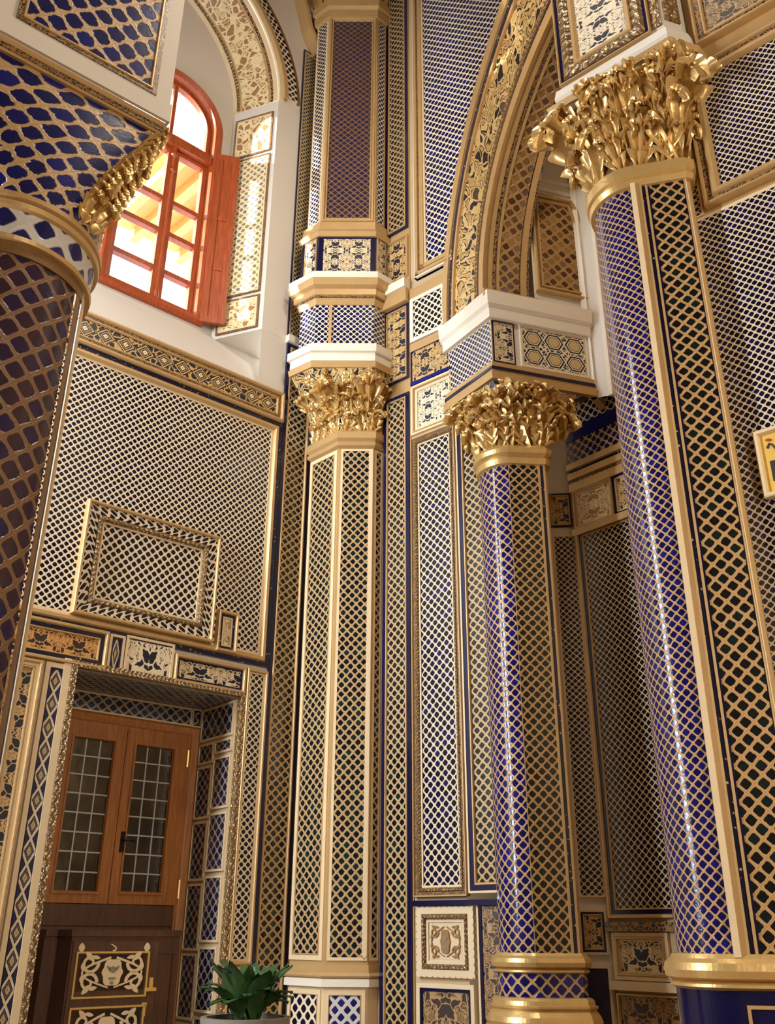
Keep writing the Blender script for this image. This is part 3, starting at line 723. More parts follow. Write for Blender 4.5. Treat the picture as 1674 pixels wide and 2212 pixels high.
def leafshape(cx, cz, l, w, ang):
    pts = []
    for i in range(15):
        t = i / 14; pts.append((l * t, w * math.sin(math.pi * t) ** .8 * (1 if t < .5 else 1)))
    pts = pts + [(p[0], -p[1]) for p in reversed(pts[1:-1])]; c, s = math.cos(ang), math.sin(ang)
    return [(cx + p[0] * c - p[1] * s, cz + p[0] * s + p[1] * c) for p in pts]
def inlay(pl, s0, s1, z0, z1, h, parent, fill, light='cream', small=False):
    w, hh = s1 - s0, z1 - z0; cx, cz = (s0 + s1) / 2, (z0 + z1) / 2
    MB().box(pl, s0, s1, z0, z1, -.005, h - .008).build('inlay_ground', fill, parent)
    mb = MB()
    for sx in (-1, 1):
        X_ = lambda f: cx + sx * w * f
        curve(pl, mb, [(X_(.04 + .40 * math.sin(t)), cz + hh * (.42 - .84 * k / 20)) for k in range(21) for t in [math.pi * k / 20]], .03 * w, .02 * w, h)   # bow
        for sz in (-1, 1):
            sp = spiral(X_(.34), cz + sz * hh * .27, .13 * w, .03 * w, (math.pi if sx > 0 else 0) , (math.pi if sx > 0 else 0) + sx * sz * 7.2)
            curve(pl, mb, sp, .045 * w, .03 * w, h + .001)
            mb.poly(pl, leafshape(X_(.30), cz + sz * hh * .33, .16 * w, .035 * w, (math.pi * .25 if sx > 0 else math.pi * .75) * sz), h - .006, h + .002)
            mb.poly(pl, leafshape(X_(.20), cz + sz * hh * .40, .13 * w, .025 * w, (0.2 if sx > 0 else math.pi - .2) * sz), h - .006, h + .002)
            mb.poly(pl, leafshape(X_(.44), cz + sz * hh * .06, .10 * w, .025 * w, math.pi / 2 * sz), h - .006, h + .002)
    # central palmette medallion
    med = []
    for k in range(40):
        t = 2 * math.pi * k / 40; rr = .19 * w * (1 + .16 * math.cos(2 * t + math.pi) + .07 * math.cos(6 * t)); med.append((cx + rr * math.cos(t) * .9, cz + rr * math.sin(t) * min(1.3, hh / w * 1.75)))
    mb.poly(pl, med, h - .006, h + .003)
    mb.build('inlay_scrolls', light, parent)
    mb = MB(); mb.poly(pl, leafshape(cx, cz - .02 * hh, .2 * hh, .06 * w, math.pi / 2), h, h + .005)
    for sx in (-1, 1): mb.poly(pl, leafshape(cx + sx * .03 * w, cz + .05 * hh, .09 * w, .018 * w, math.pi / 2 - sx * .8), h, h + .005)
    mb.box(pl, cx - .05 * w, cx + .05 * w, cz - .2 * hh, cz - .13 * hh, h, h + .005); mb.poly(pl, leafshape(cx, cz - .34 * hh, .1 * hh, .03 * w, math.pi / 2), h, h + .005)
    mb.build('inlay_heart', 'inlay_grey', parent)
plain('dark_gold', (150, 110, 60), .42, .3, .15, 9, .2)
plain('inlay_grey', (132, 120, 100), .4, 0, .1)
fw = f1 - f0
zA1, zA0 = CF.Z(240, 2055), CF.Z(240, 2155)
dr = MB().box(CF, f0 + .012, f1 - .012, .12, ct - .06, -.01, .014).build('door', 'walnut', cab)
CFd = CF.shift(.014)
for k, (a, b, g) in enumerate(((zA0, zA1, 'walnut'), (zA0 - .40, zA0 - .05, 'green_inlay'), (zA0 - .85, zA0 - .46, 'walnut'))):
    fr = MB().ring(CFd, rectpts(f0 + .04, f1 - .075, a, b), [(0, 0), (0, .007), (.012, .007), (.012, 0)]).build('brass_border', 'brass', dr)
    inlay(CFd, f0 + .062, f1 - .098, a + .045 if k == 0 else a + .02, b - .02, .008, dr, g)
mb = MB(); lx = f1 - .045; lz = CF.Z(330, 2135)
mb.box(CFd, lx - .012, lx + .012, lz - .012, lz + .07, 0, .012).box(CFd, lx - .035, lx + .04, lz - .016, lz + .006, 0, .016); mb.box(CFd, lx - .05, lx - .02, lz - .11, lz - .085, 0, .012).box(CFd, lx - .04, lx - .025, lz - .17, lz - .10, 0, .012)
mb.build('latch', 'brass', dr)
mb = MB()
for s in (f0 + .07, f1 - .10): mb.poly(CFd, leafshape(s, ct - .13, .06, .022, math.pi / 2), 0, .006)
curve(CFd, mb, [((f0 + f1) / 2 - .03 + .025 * math.sin(k), ct - .125 + .012 * k) for k in range(5)], .012, .006, .006)
mb.build('inlay_flowers', 'cream', dr)

# ------------------------------------------------------------------ potted plant
pc = pt(azim(533, 2150), 6.0)
pot = thing('potted_plant', 'leafy green plant in a stone pot standing right of the door', 'plant', (pc.x, pc.y, 0))
pz = 1.6 + 6.0 * math.tan(math.atan2(*(lambda r: (r.z, math.hypot(r.x, r.y)))(ray(533, 2196))))
MB().lathe((pc.x, pc.y), [(0, 0), (.20, 0), (.21, .05), (.13, .12), (.11, pz - .45), (.17, pz - .36), (.23, pz - .06), (.25, pz - .05), (.25, pz), (.22, pz), (.21, pz - .05), (0, pz - .05)], 40).build('pot', 'terracotta', pot, angle=35)
MB().lathe((pc.x, pc.y), [(.212, pz - .06), (.1, pz - .03), (0, pz - .03)], 32).build('soil', 'soil', pot)
def blade(length, width, lean, az, twist):
    mb = MB(); n_ = 10; rows = []
    for i in range(n_ + 1):
        t = i / n_; ang = lean * (0.25 + 1.05 * t ** 1.3); 
        if i == 0: p = Vector((0, 0, 0))
        else: p = p + Vector((math.sin(ang), 0, math.cos(ang))) * (length / n_)
        w = width * max(.04, math.sin(math.pi * min(1, (t * .93 + .03))) ** .8) * (.18 + .82 * min(1, t * 3.2)); nn = Vector((-math.cos(ang), 0, math.sin(ang)))
        rows.append([p + Vector((0, y * w, 0)) + nn * (abs(y) * w * .35 + .008 * math.sin(t * 9 + y * 3)) for y in (-1, -.5, 0, .5, 1)])
    m = Matrix.Rotation(az, 3, 'Z') @ Matrix.Rotation(twist, 3, 'Z')
    rows = [[m @ q for q in r] for r in rows]
    for i in range(n_):
        for k in range(4): mb.quad([rows[i][k], rows[i][k + 1], rows[i + 1][k + 1], rows[i + 1][k]])
    up_ = [[q - Vector((0, 0, .004)) for q in r] for r in rows]
    for i in range(n_):
        for k in range(4): mb.quad([up_[i][k + 1], up_[i][k], up_[i + 1][k], up_[i + 1][k + 1]])
    return mb
rnd = random.Random(3)
for k in range(46):
    ring_ = k % 3; ln = rnd.uniform(.26, .36) * (1, 1.1, .85)[ring_]; le = (1.35, .75, .3)[ring_] * rnd.uniform(.8, 1.15)
    az = k * 2.399 + rnd.uniform(-.2, .2); r0 = rnd.uniform(.01, .08)
    m = blade(ln, rnd.uniform(.045, .065), le, az, 0)
    m.v = [(x + pc.x + r0 * math.cos(az), y + pc.y + r0 * math.sin(az), z + pz - .04) for x, y, z in m.v]
    m.build('leaf', 'leaf_green', pot, angle=60)
# ------------------------------------------------------------------ capitals
def resample(path, n_):
    ls = [0]
    for i in range(len(path) - 1): ls.append(ls[-1] + (path[i + 1] - path[i]).length)
    out = []
    for k in range(n_ + 1):
        t = ls[-1] * k / n_; i = 0
        while i < len(path) - 2 and ls[i + 1] < t: i += 1
        f = (t - ls[i]) / max(1e-9, ls[i + 1] - ls[i]); out.append(path[i].lerp(path[i + 1], f))
    return out
def acanthus_mesh():
    """one curled acanthus leaf with deep lobes: x across, y outward, z up, about one unit high"""
    sp = [(.02, 0), (.06, .2), (.09, .40), (.14, .60), (.24, .77), (.38, .86), (.50, .83), (.56, .72), (.52, .60)]
    nt, nx = 34, 10; front = []; back = []
    for i in range(nt + 1):
        t = i / nt; q = t * (len(sp) - 1); k = min(int(q), len(sp) - 2); f = q - k
        y = sp[k][0] * (1 - f) + sp[k + 1][0] * f; z = sp[k][1] * (1 - f) + sp[k + 1][1] * f
        dy, dz = sp[k + 1][0] - sp[k][0], sp[k + 1][1] - sp[k][1]; l = math.hypot(dy, dz); ny, nz = dz / l, -dy / l
        ph = (t * 4.2) % 1.0; lobe = 1 - (1 - ph) ** 2 if ph < .82 else (1 - ph) / .18 * .97
        w = .30 + .30 * lobe * (1 - .45 * t); w *= (1 if t < .78 else max(.10, 1 - (t - .78) / .22 * .9)) * (.55 + .45 * min(1, t * 5))
        fr = []; bk = []
        for j in range(nx + 1):
            x = (j / nx - .5) * 2; a = abs(x)
            out = .09 * math.exp(-(x / .16) ** 2) - .05 * math.exp(-((a - .35) / .15) ** 2) + .13 * a ** 2 * lobe + .03 * math.cos(a * 9)
            p = Vector((x * w, y + ny * out, z + nz * out + .10 * a * lobe)); fr.append(p); bk.append(Vector((x * w * .96, y + ny * (out - .06), z + nz * (out - .06) + .10 * a * lobe)))
        front.append(fr); back.append(bk)
    mb = MB()
    for i in range(nt):
        for j in range(nx):
            mb.quad([front[i][j], front[i][j + 1], front[i + 1][j + 1], front[i + 1][j]]); mb.quad([back[i][j + 1], back[i][j], back[i + 1][j], back[i + 1][j + 1]])
        mb.quad([front[i][0], front[i + 1][0], back[i + 1][0], back[i][0]]); mb.quad([front[i + 1][nx], front[i][nx], back[i][nx], back[i + 1][nx]])
    mb.quad([front[nt][j] for j in range(nx + 1)] + [back[nt][j] for j in reversed(range(nx + 1))])
    return mb
def spiral_mesh():
    mb = MB(); pts = []
    for i in range(46):
        t = i / 45; a = t * 2.3 * 2 * math.pi; r = .5 * (1 - t) ** .8 + .05; pts.append(Vector((0, .45 - r * math.cos(a) * .9, .55 + r * math.sin(a))))
    mb.tube(pts, [.13 * (1 - .55 * i / 45) for i in range(46)], 8); return mb
def flower_mesh():
    mb = MB()
    for k in range(6):
        a = k * math.pi / 3; c, s = math.cos(a), math.sin(a); pr = []
        for (r, w, h) in ((.06, .06, .12), (.2, .16, .22), (.38, .15, .2), (.5, .02, .1)):
            pr.append([Vector((r * c - y * s, h - .06 * abs(y) / .16, r * s + y * c)) for y in (-w, 0, w)])
        for i in range(3):
            for j in range(2): mb.quad([pr[i][j], pr[i][j + 1], pr[i + 1][j + 1], pr[i + 1][j]])
    for i in range(4):
        for k in range(10):
            a0, a1 = k * .6283, (k + 1) * .6283; r0, r1 = .13 * math.cos(i * .39), .13 * math.cos((i + 1) * .39); h0, h1 = .1 + .18 * math.sin(i * .39), .1 + .18 * math.sin((i + 1) * .39)
            mb.quad([Vector((r0 * math.cos(a0), h0, r0 * math.sin(a0))), Vector((r0 * math.cos(a1), h0, r0 * math.sin(a1))), Vector((r1 * math.cos(a1), h1, r1 * math.sin(a1))), Vector((r1 * math.cos(a0), h1, r1 * math.sin(a0)))])
    return mb
PROTO = {}
def proto(kind, mat):
    key = (kind, mat)
    if key not in PROTO:
        o = {'acanthus_leaf': acanthus_mesh, 'volute': spiral_mesh, 'rosette': flower_mesh, 'tendril': spiral_mesh}[kind]().build(kind, mat, angle=50)
        PROTO[key] = o.data; bpy.data.objects.remove(o)
    return PROTO[key]
def place(kind, mat, parent, origin, xax, yax, zax, w, d, h):
    o = bpy.data.objects.new(kind, proto(kind, mat)); COL.objects.link(o); o.parent = parent
    m = Matrix.Identity(4)
    for r in range(3): m[r][0] = xax[r] * w; m[r][1] = yax[r] * d; m[r][2] = zax[r] * h; m[r][3] = origin[r]
    o.matrix_local = m; return o
def capital(root, bottom, top, z0, z1, rows, corners=(), mids=(), bellmat='gilt_dark', leafmat='gilt', flare=2.0, pitch=.1, belly=0.0, jitter=.0, seed=1, scale=1.0):
    NQ = 48; b = resample(bottom, NQ); t_ = resample(top, NQ)
    fl = lambda t: t ** flare * (1 - belly) + belly * t
    def P(t, q):
        i = min(int(q * NQ), NQ - 1); f = q * NQ - i; k = fl(t)
        p = b[i].lerp(b[i + 1], f).lerp(t_[i].lerp(t_[i + 1], f), k); return Vector((p.x, p.y, z0 + (z1 - z0) * t))
    mb = MB(); NT = 12; W = sum((b[i + 1] - b[i]).length for i in range(NQ))
    for i in range(NT):
        for k in range(NQ):
            mb.quad([P(i / NT, k / NQ), P(i / NT, (k + 1) / NQ), P((i + 1) / NT, (k + 1) / NQ), P((i + 1) / NT, k / NQ)],
                    [(k / NQ * W * 1.3 / pitch, i / NT * (z1 - z0) * 1.2 / pitch), ((k + 1) / NQ * W * 1.3 / pitch, i / NT * (z1 - z0) * 1.2 / pitch), ((k + 1) / NQ * W * 1.3 / pitch, (i + 1) / NT * (z1 - z0) * 1.2 / pitch), (k / NQ * W * 1.3 / pitch, (i + 1) / NT * (z1 - z0) * 1.2 / pitch)])
    cap = mb.build('capital', bellmat, root, smooth=True, angle=50)
    rd = random.Random(seed)
    def frame(t, q):
        e = .01; q0, q1 = max(0, q - e), min(1, q + e); o = P(t, q); tx = (P(t, q1) - P(t, q0)).normalized(); tz = (P(min(1, t + .04), q) - P(max(0, t - .04), q)).normalized()
        y = Vector((tx.y * tz.z - tx.z * tz.y, tx.z * tz.x - tx.x * tz.z, tx.x * tz.y - tx.y * tz.x)).normalized()
        if y.dot(Vector((-o.x, -o.y, 0))) < 0 and abs(y.z) < .9: pass
        zz = Vector((y.y * tx.z - y.z * tx.y, y.z * tx.x - y.x * tx.z, y.x * tx.y - y.y * tx.x)) * -1
        return o, tx, y, tz
    for (t0, n_, q0, q1, w, d, h) in rows:
        for k in range(n_):
            q = q0 + (q1 - q0) * (k + .5) / n_ + rd.uniform(-1, 1) * jitter / max(n_, 1) * .4; q = min(.995, max(.005, q))
            o, tx, y, tz = frame(t0, q); a = rd.uniform(-1, 1) * jitter * .5; m3 = Matrix.Rotation(a, 3, y); s = 1 + rd.uniform(-1, 1) * jitter * .25
            place('acanthus_leaf', leafmat, cap, o, m3 @ tx, y, m3 @ tz, w * s, d * s, h * s)
    H = z1 - z0
    for q in corners:
        o, tx, y, tz = frame(.66, q)
        out = Vector((y.x, y.y, 0)).normalized(); place('volute', leafmat, cap, o - out * .02 * scale, tx, out, Vector((0, 0, 1)), .34 * H, .30 * H, .30 * H)
        place('acanthus_leaf', leafmat, cap, P(.35, q), tx, y, tz, .42 * H, .55 * H, .52 * H)
    for q in mids:
        o, tx, y, tz = frame(.86, q); place('rosette', leafmat, cap, o, tx, y, tz, .22 * H, .22 * H, .22 * H)
        for sx in (-1, 1):
            o, tx, y, tz = frame(.62, min(.99, max(.01, q + sx * .045))); place('tendril', leafmat, cap, o, y * sx * .6 + tx * .2, tx * sx, tz, .22 * H, .26 * H, .26 * H)
    return cap

# ------------------------------------------------------------------ engaged octagonal column in the corner
OF = Plane(V1, 90); f = lambda v, u=765: OF.Z(u, v)
V0s = isect(V1, 135, azim(655, 1400)); V3s = V3
back = lambda p, d: p + Vector(d)
low = [back(V0s, (.25, .5)), V0s, V1, V2, V3s, back(V3s, (-.05, .4))]
U1 = Vector((math.tan(R_(azim(690, 560))) * 7.52, 7.52)); U2 = Vector((math.tan(R_(azim(807, 560))) * 7.52, 7.52))
U0 = isect(U1, 128, azim(661, 560)); U3 = isect(U2, 48, -.42)
upp = [back(U0, (.3, .5)), U0, U1, U2, U3, back(U3, (-.05, .5))]
oc = thing('corner_column', 'slender octagonal gilt lattice column standing in the corner left of centre', 'column', (V1.x, V1.y + .1, 0))
zr = dict(base=f(2085), basetop=f(2090), ped=f(2132), ring0=f(965), ring1=f(932), cap1=f(812), lip=f(797), wh0=f(797), wh1=f(763), blk=f(672), cor=f(626), wht=f(612), fri=f(527), led=f(494), sh1=f(52), rg1=f(18))
def sw(path, prof, mat, name, pitch=.1, pv=None, root=None): return MB().sweep(path, prof, pitch, pv=pv).build(name, mat, root)
sw(low, [(.0, 0), (.0, zr['ped'])], 'cream', 'pedestal', root=oc)
sw(low, [(.0, zr['ped']), (.03, zr['ped']), (.03, zr['ped'] + .05), (.012, zr['ped'] + .06), (0, zr['ped'] + .06)], 'white_trim', 'base_band', root=oc)
sw(low, [(.0, zr['ped'] + .06), (.035, zr['ped'] + .06), (.04, zr['base'] - .07), (.02, zr['base'] - .05), (.015, zr['base']), (0, zr['base'])], 'gold', 'base_moulding', root=oc)
sw(low, [(0, zr['base']), (0, zr['ring0'])], 'gold', 'shaft', root=oc)
OL = Plane(V0s, 135); wl = (V1 - V0s).length; wf = (V2 - V1).length; OR = Plane(V2, 45); wr = (V3s - V2).length
dl = 'tall gold lattice face'
for nm, pl, a, b, lay in (('left', OL, .0, wl - .015, 'c.05 g.012'), ('front', OF, .02, wf - .005, 'c.025 z.022')):
    panel('x', '', pl, (a, b, zr['base'] + .03, zr['ring0'] - .03), 'c.035 g.012' if nm == 'left' else 'c.022', 'lat_gold', .078, h=.014, drop=.003, root=oc)
MB().box(OF, wf - .045, wf - .008, zr['base'] + .03, zr['ring0'] - .03, 0, .016, .04).build('zigzag_band', 'zigzag', oc)
panel('x', '', OR, (.01, wr - .005, zr['base'] + .03, zr['ring0'] - .03), 'c.02', 'lat_gold', .08, h=.012, drop=.003, root=oc)
for pl, w_ in ((OL, wl), (OF, wf)): panel('x', '', pl, (.01, w_ - .015, .5, zr['ped'] - .02), 'c.03 g.008', 'lat_grey' if pl is OF else 'lat_white', .09, h=.016, drop=.003, root=oc)
sw(low, [(0, zr['ring0'] - .02), (.03, zr['ring0']), (.035, zr['ring0'] + .03), (.02, zr['ring0'] + .045), (.045, zr['ring0'] + .07), (.045, zr['ring1'] - .03), (.02, zr['ring1']), (0, zr['ring1'])], 'gold', 'neck_ring', root=oc)
bot = [low[1], low[2], low[3], low[4]]; topp = [p + Vector((0, 0)) for p in offs(upp, .07)[1:5]]
capital(oc, bot, topp, zr['ring1'] - .01, zr['cap1'] + .01, [(.0, 8, 0, 1, .17, .15, .20), (.27, 8, .05, 1, .18, .17, .20), (.52, 8, 0, .97, .17, .17, .18)], corners=(.36, .80), mids=(.18, .58), jitter=.8, seed=4, bellmat='arab_relief', pitch=.35)
sw(upp, [(0, zr['cap1']), (.08, zr['cap1']), (.09, zr['lip'] - .02), (.07, zr['lip']), (0, zr['lip'])], 'gold', 'gilt_lip', root=oc)
zm = (zr['wh0'] + zr['wh1']) / 2
sw(upp, [(0, zr['wh0']), (.075, zr['wh0']), (.075, zm), (.10, zm + .005), (.10, zr['wh1']), (0, zr['wh1'])], 'white_trim', 'white_abacus', root=oc)
sw(upp, [(.0, zr['wh1']), (.02, zr['wh1']), (.02, zr['blk'])], 'lat_blue', 'lattice_block', .06, root=oc)
UF = Plane(U1, 90); uw = (U2 - U1).length
MB().box(UF, .12, .15, zr['wh1'], zr['blk'], .0, .035).build('gilt_strip', 'gold', oc)
z = zr['blk']; H = zr['cor'] - z
sw(upp, [(0, z), (.03, z), (.05, z + .25 * H), (.045, z + .3 * H), (.075, z + .36 * H), (.08, z + .6 * H), (.07, z + .64 * H), (.11, z + .72 * H), (.13, z + H), (0, z + H)], 'gold', 'gilt_cornice', root=oc)
sw(upp, [(.048, z + .27 * H), (.056, z + .27 * H), (.066, z + .36 * H), (.056, z + .38 * H)], 'carved_dark', 'dark_carved_band', .03, root=oc)
sw(upp, [(0, zr['cor']), (.12, zr['cor']), (.12, zr['wht']), (0, zr['wht'])], 'white_trim', 'white_band', root=oc)
sw(upp, [(.03, zr['wht']), (.03, zr['fri'])], 'navy', 'frieze_ground', root=oc)
UL = Plane(U0, 128); ul = (U1 - U0).length
for pl, w_, g in ((UL, ul, 'l'), (UF, uw, 'f')): panel('x', '', pl.shift(.03), (.02, w_ - .012, zr['wht'] + .02, zr['fri'] - .01), 'v.02' if g == 'f' else 'g.01', 'arab_cream', .26, h=.012, drop=.002, root=oc, fieldname='arabesque_field')
UR_ = Plane(U2, 48); panel('x', '', UR_.shift(.03), (.012, (U3 - U2).length - .005, zr['wht'] + .02, zr['fri'] - .01), 'g.008', 'arab_cream', .26, h=.012, drop=.002, root=oc, fieldname='arabesque_field')
sw(upp, [(0, zr['fri']), (.05, zr['fri']), (.065, zr['fri'] + .05), (.05, zr['fri'] + .09), (.035, zr['fri'] + .1), (.03, zr['led']), (0, zr['led'])], 'gold', 'gilt_ledge', root=oc)
sw(upp, [(0, zr['led']), (0, zr['sh1'])], 'cream', 'upper_shaft', root=oc)
panel('x', '', UF, (.0, uw - .002, zr['led'] + .01, zr['sh1'] - .005), 'g.035 g.02', 'lat_plum_reflection', .078, h=.022, drop=.005, root=oc)
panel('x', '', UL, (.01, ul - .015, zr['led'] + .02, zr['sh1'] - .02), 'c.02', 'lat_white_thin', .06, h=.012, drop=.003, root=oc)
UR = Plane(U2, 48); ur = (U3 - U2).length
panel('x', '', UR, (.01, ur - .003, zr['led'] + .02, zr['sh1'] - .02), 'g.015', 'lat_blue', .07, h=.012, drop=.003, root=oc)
z = zr['sh1']; H = zr['rg1'] - z
sw(upp, [(0, z - .05), (.03, z), (.035, z + .4 * H), (.02, z + .45 * H), (.05, z + .6 * H), (.055, z + H), (0, z + H)], 'gold', 'upper_neck_ring', root=oc)
capital(oc, offs(upp, .01)[1:5], offs(upp, .15)[1:5], zr['rg1'] - .01, zr['rg1'] + 1.1, [(.0, 9, 0, 1, .17, .16, .4), (.35, 9, .03, 1, .17, .16, .4)], jitter=.4, seed=8, bellmat='arab_brown', leafmat='gilt', pitch=.4)
sw(upp, [(.15, zr['rg1'] + 1.1), (.18, zr['rg1'] + 1.1), (.18, CEIL)], 'plaster', 'upper_block', root=oc)
for o in [c for c in oc.children if c.name.startswith('lattice_field') or True]: pass

# ------------------------------------------------------------------ right wall
mb = MB(); rE = (A0 - V3).length + .02
wallrect(mb, R, -.3, rE, 0, CEIL); struct('wall_right', mb, 'room_wall')
def rp(*a): return R.rect(*a)
# strip next to the column
s0, s1 = R.S(828, 1500), R.S(893, 1500)
zz = lambda v, u=862: R.Z(u, v)
pil = thing('pilaster', 'tall gilt and navy lattice pilaster rising right beside the corner column', 'pilaster', R.P((s0 + s1) / 2, 0))
MB().box(R, s0, s1, 0, CEIL, -.01, .012).build('shaft', 'gold', pil)
RP = R.shift(.012)
sq0, sq1 = s0 + .005, s1 - .012
panel('x', '', RP, (sq0, sq1, .8, zz(858)), 'v.035 g.02', 'lat_gold', .078, h=.02, root=pil)
panel('x', '', RP, (sq0, sq1, zz(828), zz(668)), 'v.02 g.02', 'arab_gold', .34, h=.02, fieldname='arabesque_field', root=pil)
panel('x', '', RP, (sq0, sq1, zz(610), zz(520)), 'g.02', 'arab_gold', .3, h=.02, fieldname='arabesque_field', root=pil)
panel('x', '', RP, (sq0, sq1, zz(505), CEIL - .2), 'v.03 g.02', 'lat_gold', .078, h=.02, root=pil)
for nm, v0, v1, mat, h in (('gilt_cornice', 668, 640, 'gold', .07), ('white_ledge', 640, 622, 'white_trim', .09)):
    MB().box(RP, s0, s1, zz(v0), zz(v1), 0, h, .1).build(nm, mat, pil)
# panels between pilaster and the fluted blue column
q = lambda u, v=1500: R.S(u, v)
sB0 = q(896, 1500); sB1 = q(1000, 1500); sB2 = q(1080, 1500)
zt = R.Z(950, 930); zb = R.Z(950, 1938)
panel('lattice_screen', 'tall white lattice panel between gold pilaster and blue column', R, (sB0, q(1003), zb, zt), 'g.015 d.02 k.03 c.015', 'lat_white_thin', .075, h=.04)
panel('lattice_screen', 'tall dark gold lattice strip directly left of the blue round column', R, (q(1003) + .005, q(1003) + .46, zb + .02, zt - .05), 'c.015 v.035 g.02', 'lat_gold', .076, h=.035)
panel('wall_tile', 'cream and gold checked tile under the scroll frieze left of the capital', R, (sB0, R.S(985, 870), R.Z(940, 925), R.Z(940, 818)), 'c.02 g.02 c.03', 'arab_ivory', .28, h=.035, fieldname='painted_field')
panel('frieze_tile', 'gilt scroll frieze between pilaster and blue column capital', R, (sB0, R.S(980, 780), R.Z(936, 812), R.Z(936, 742)), 'v.012', 'arab_gold', .3, h=.03, fieldname='painted_field')
panel('wall_tile', 'small white lattice square in a white frame beside the arch foot', R, (sB0, R.S(966, 670), R.Z(932, 725), R.Z(932, 630)), 'w.04', 'lat_white', .08, h=.04)
for k, (v0, v1, m) in enumerate(((744, 727, 'gold'), (818, 812, 'blue_band'), (630, 606, 'gold'))):
    o = MB().box(R, sB0, R.S(985, (v0 + v1) / 2), R.Z(936, v0), R.Z(936, v1), -.01, .035).build('fillet', m, None)
    tag(o, ('gilt fillet above the gilt scroll frieze', 'blue fillet under the gilt scroll frieze', 'gilt fillet above the small white lattice square')[k], 'moulding')
# lower tiles
x0_, x1_, y0_, y1_ = q(905, 2030), q(1030, 2030), R.Z(965, 2112), R.Z(965, 1958)
ft = panel('wall_tile', 'beige floral square tile at the foot of the tall white lattice', R, (x0_, x1_, y0_, y1_), 'z.05 k.035 c.02', 'cream', .46, h=.04, fieldname='painted_field')
inlay(R, x0_ + .115, x1_ - .115, y0_ + .115, y1_ - .115, .026, ft, 'cream', 'dark_gold')
panel('wall_tile', 'dark brown scroll tile below the beige floral square', R, (q(905, 2170), q(1030, 2170), .75, R.Z(965, 2125)), 'c.03 v.02', 'arab_brown', .42, h=.035, fieldname='painted_field')
panel('wall_tile', 'dark gilt lattice tile half hidden behind the blue column base', R, (q(1030, 2030) + .02, q(1030, 2030) + .5, .75, R.Z(1060, 1945)), 'c.015 v.02', 'arab_brown', .3, h=.03, fieldname='painted_field')
o = MB().box(R, sB0, q(1030, 2030) + .5, R.Z(965, 1957), R.Z(965, 1945), -.01, .05).build('navy_fillet', 'navy', None); tag(o, 'navy fillet over the beige floral square tile', 'moulding')
# spandrel lattice with its gilt frame, running up beside the arch
zsp = R.Z(935, 590)

# ------------------------------------------------------------------ pier with impost block behind the blue column
E3 = isect(C3, 73, azim(1270, 800))
P3 = [A0 + Vector((.03, .12)), A0, C3, E3, E3 + Vector((.3, .5))]
za = P3L.Z(1067, 826); zb_ = P3L.Z(1067, 786); zc_ = P3L.Z(1066, 690); zd_ = P3L.Z(1052, 648)
pier = thing('impost_block', 'tiled impost block with hexagon rosettes over the central gilded capital', 'impost', (C3.x + .2, C3.y + .3, za))
sw(P3, [(0, za), (.06, za), (.07, za + .35 * (zb_ - za)), (.045, za + .4 * (zb_ - za)), (.05, za + .95 * (zb_ - za)), (0, zb_)], 'gold', 'gilt_cornice', root=pier)
sw(P3, [(.047, za + .55 * (zb_ - za)), (.056, za + .55 * (zb_ - za)), (.056, za + .70 * (zb_ - za)), (.047, za + .70 * (zb_ - za))], 'navy', 'navy_band', root=pier)
sw(P3, [(.02, zb_), (.02, zc_)], 'plaster', 'block', root=pier)
lw = (C3 - A0).length; rw = (E3 - C3).length
panel('x', '', P3L.shift(.02), (.01, lw + .018, zb_ + .01, zc_ - .01), 'c.006', 'lat_blue', .06, h=.012, drop=.002, root=pier)
s_a = P3R.S(1108, 730)
panel('x', '', P3R.shift(.02), (-.01, s_a, zb_ + .01, zc_ - .01), 'v.012 c.012', 'arab_cream', .3, h=.014, drop=.003, root=pier, fieldname='arabesque_field')
panel('x', '', P3R.shift(.02), (s_a + .05, rw - .005, zb_ + .008, zc_ - .004), 'w.012 z.016', 'rosettes', .2, h=.02, drop=.003, root=pier, uvfit=(3, 2), fieldname='rosette_field')
sw(P3, [(.02, zc_), (.06, zc_), (.065, zc_ + .4 * (zd_ - zc_)), (.09, zc_ + .5 * (zd_ - zc_)), (.10, zd_), (0, zd_)], 'white_trim', 'white_ledge', root=pier)

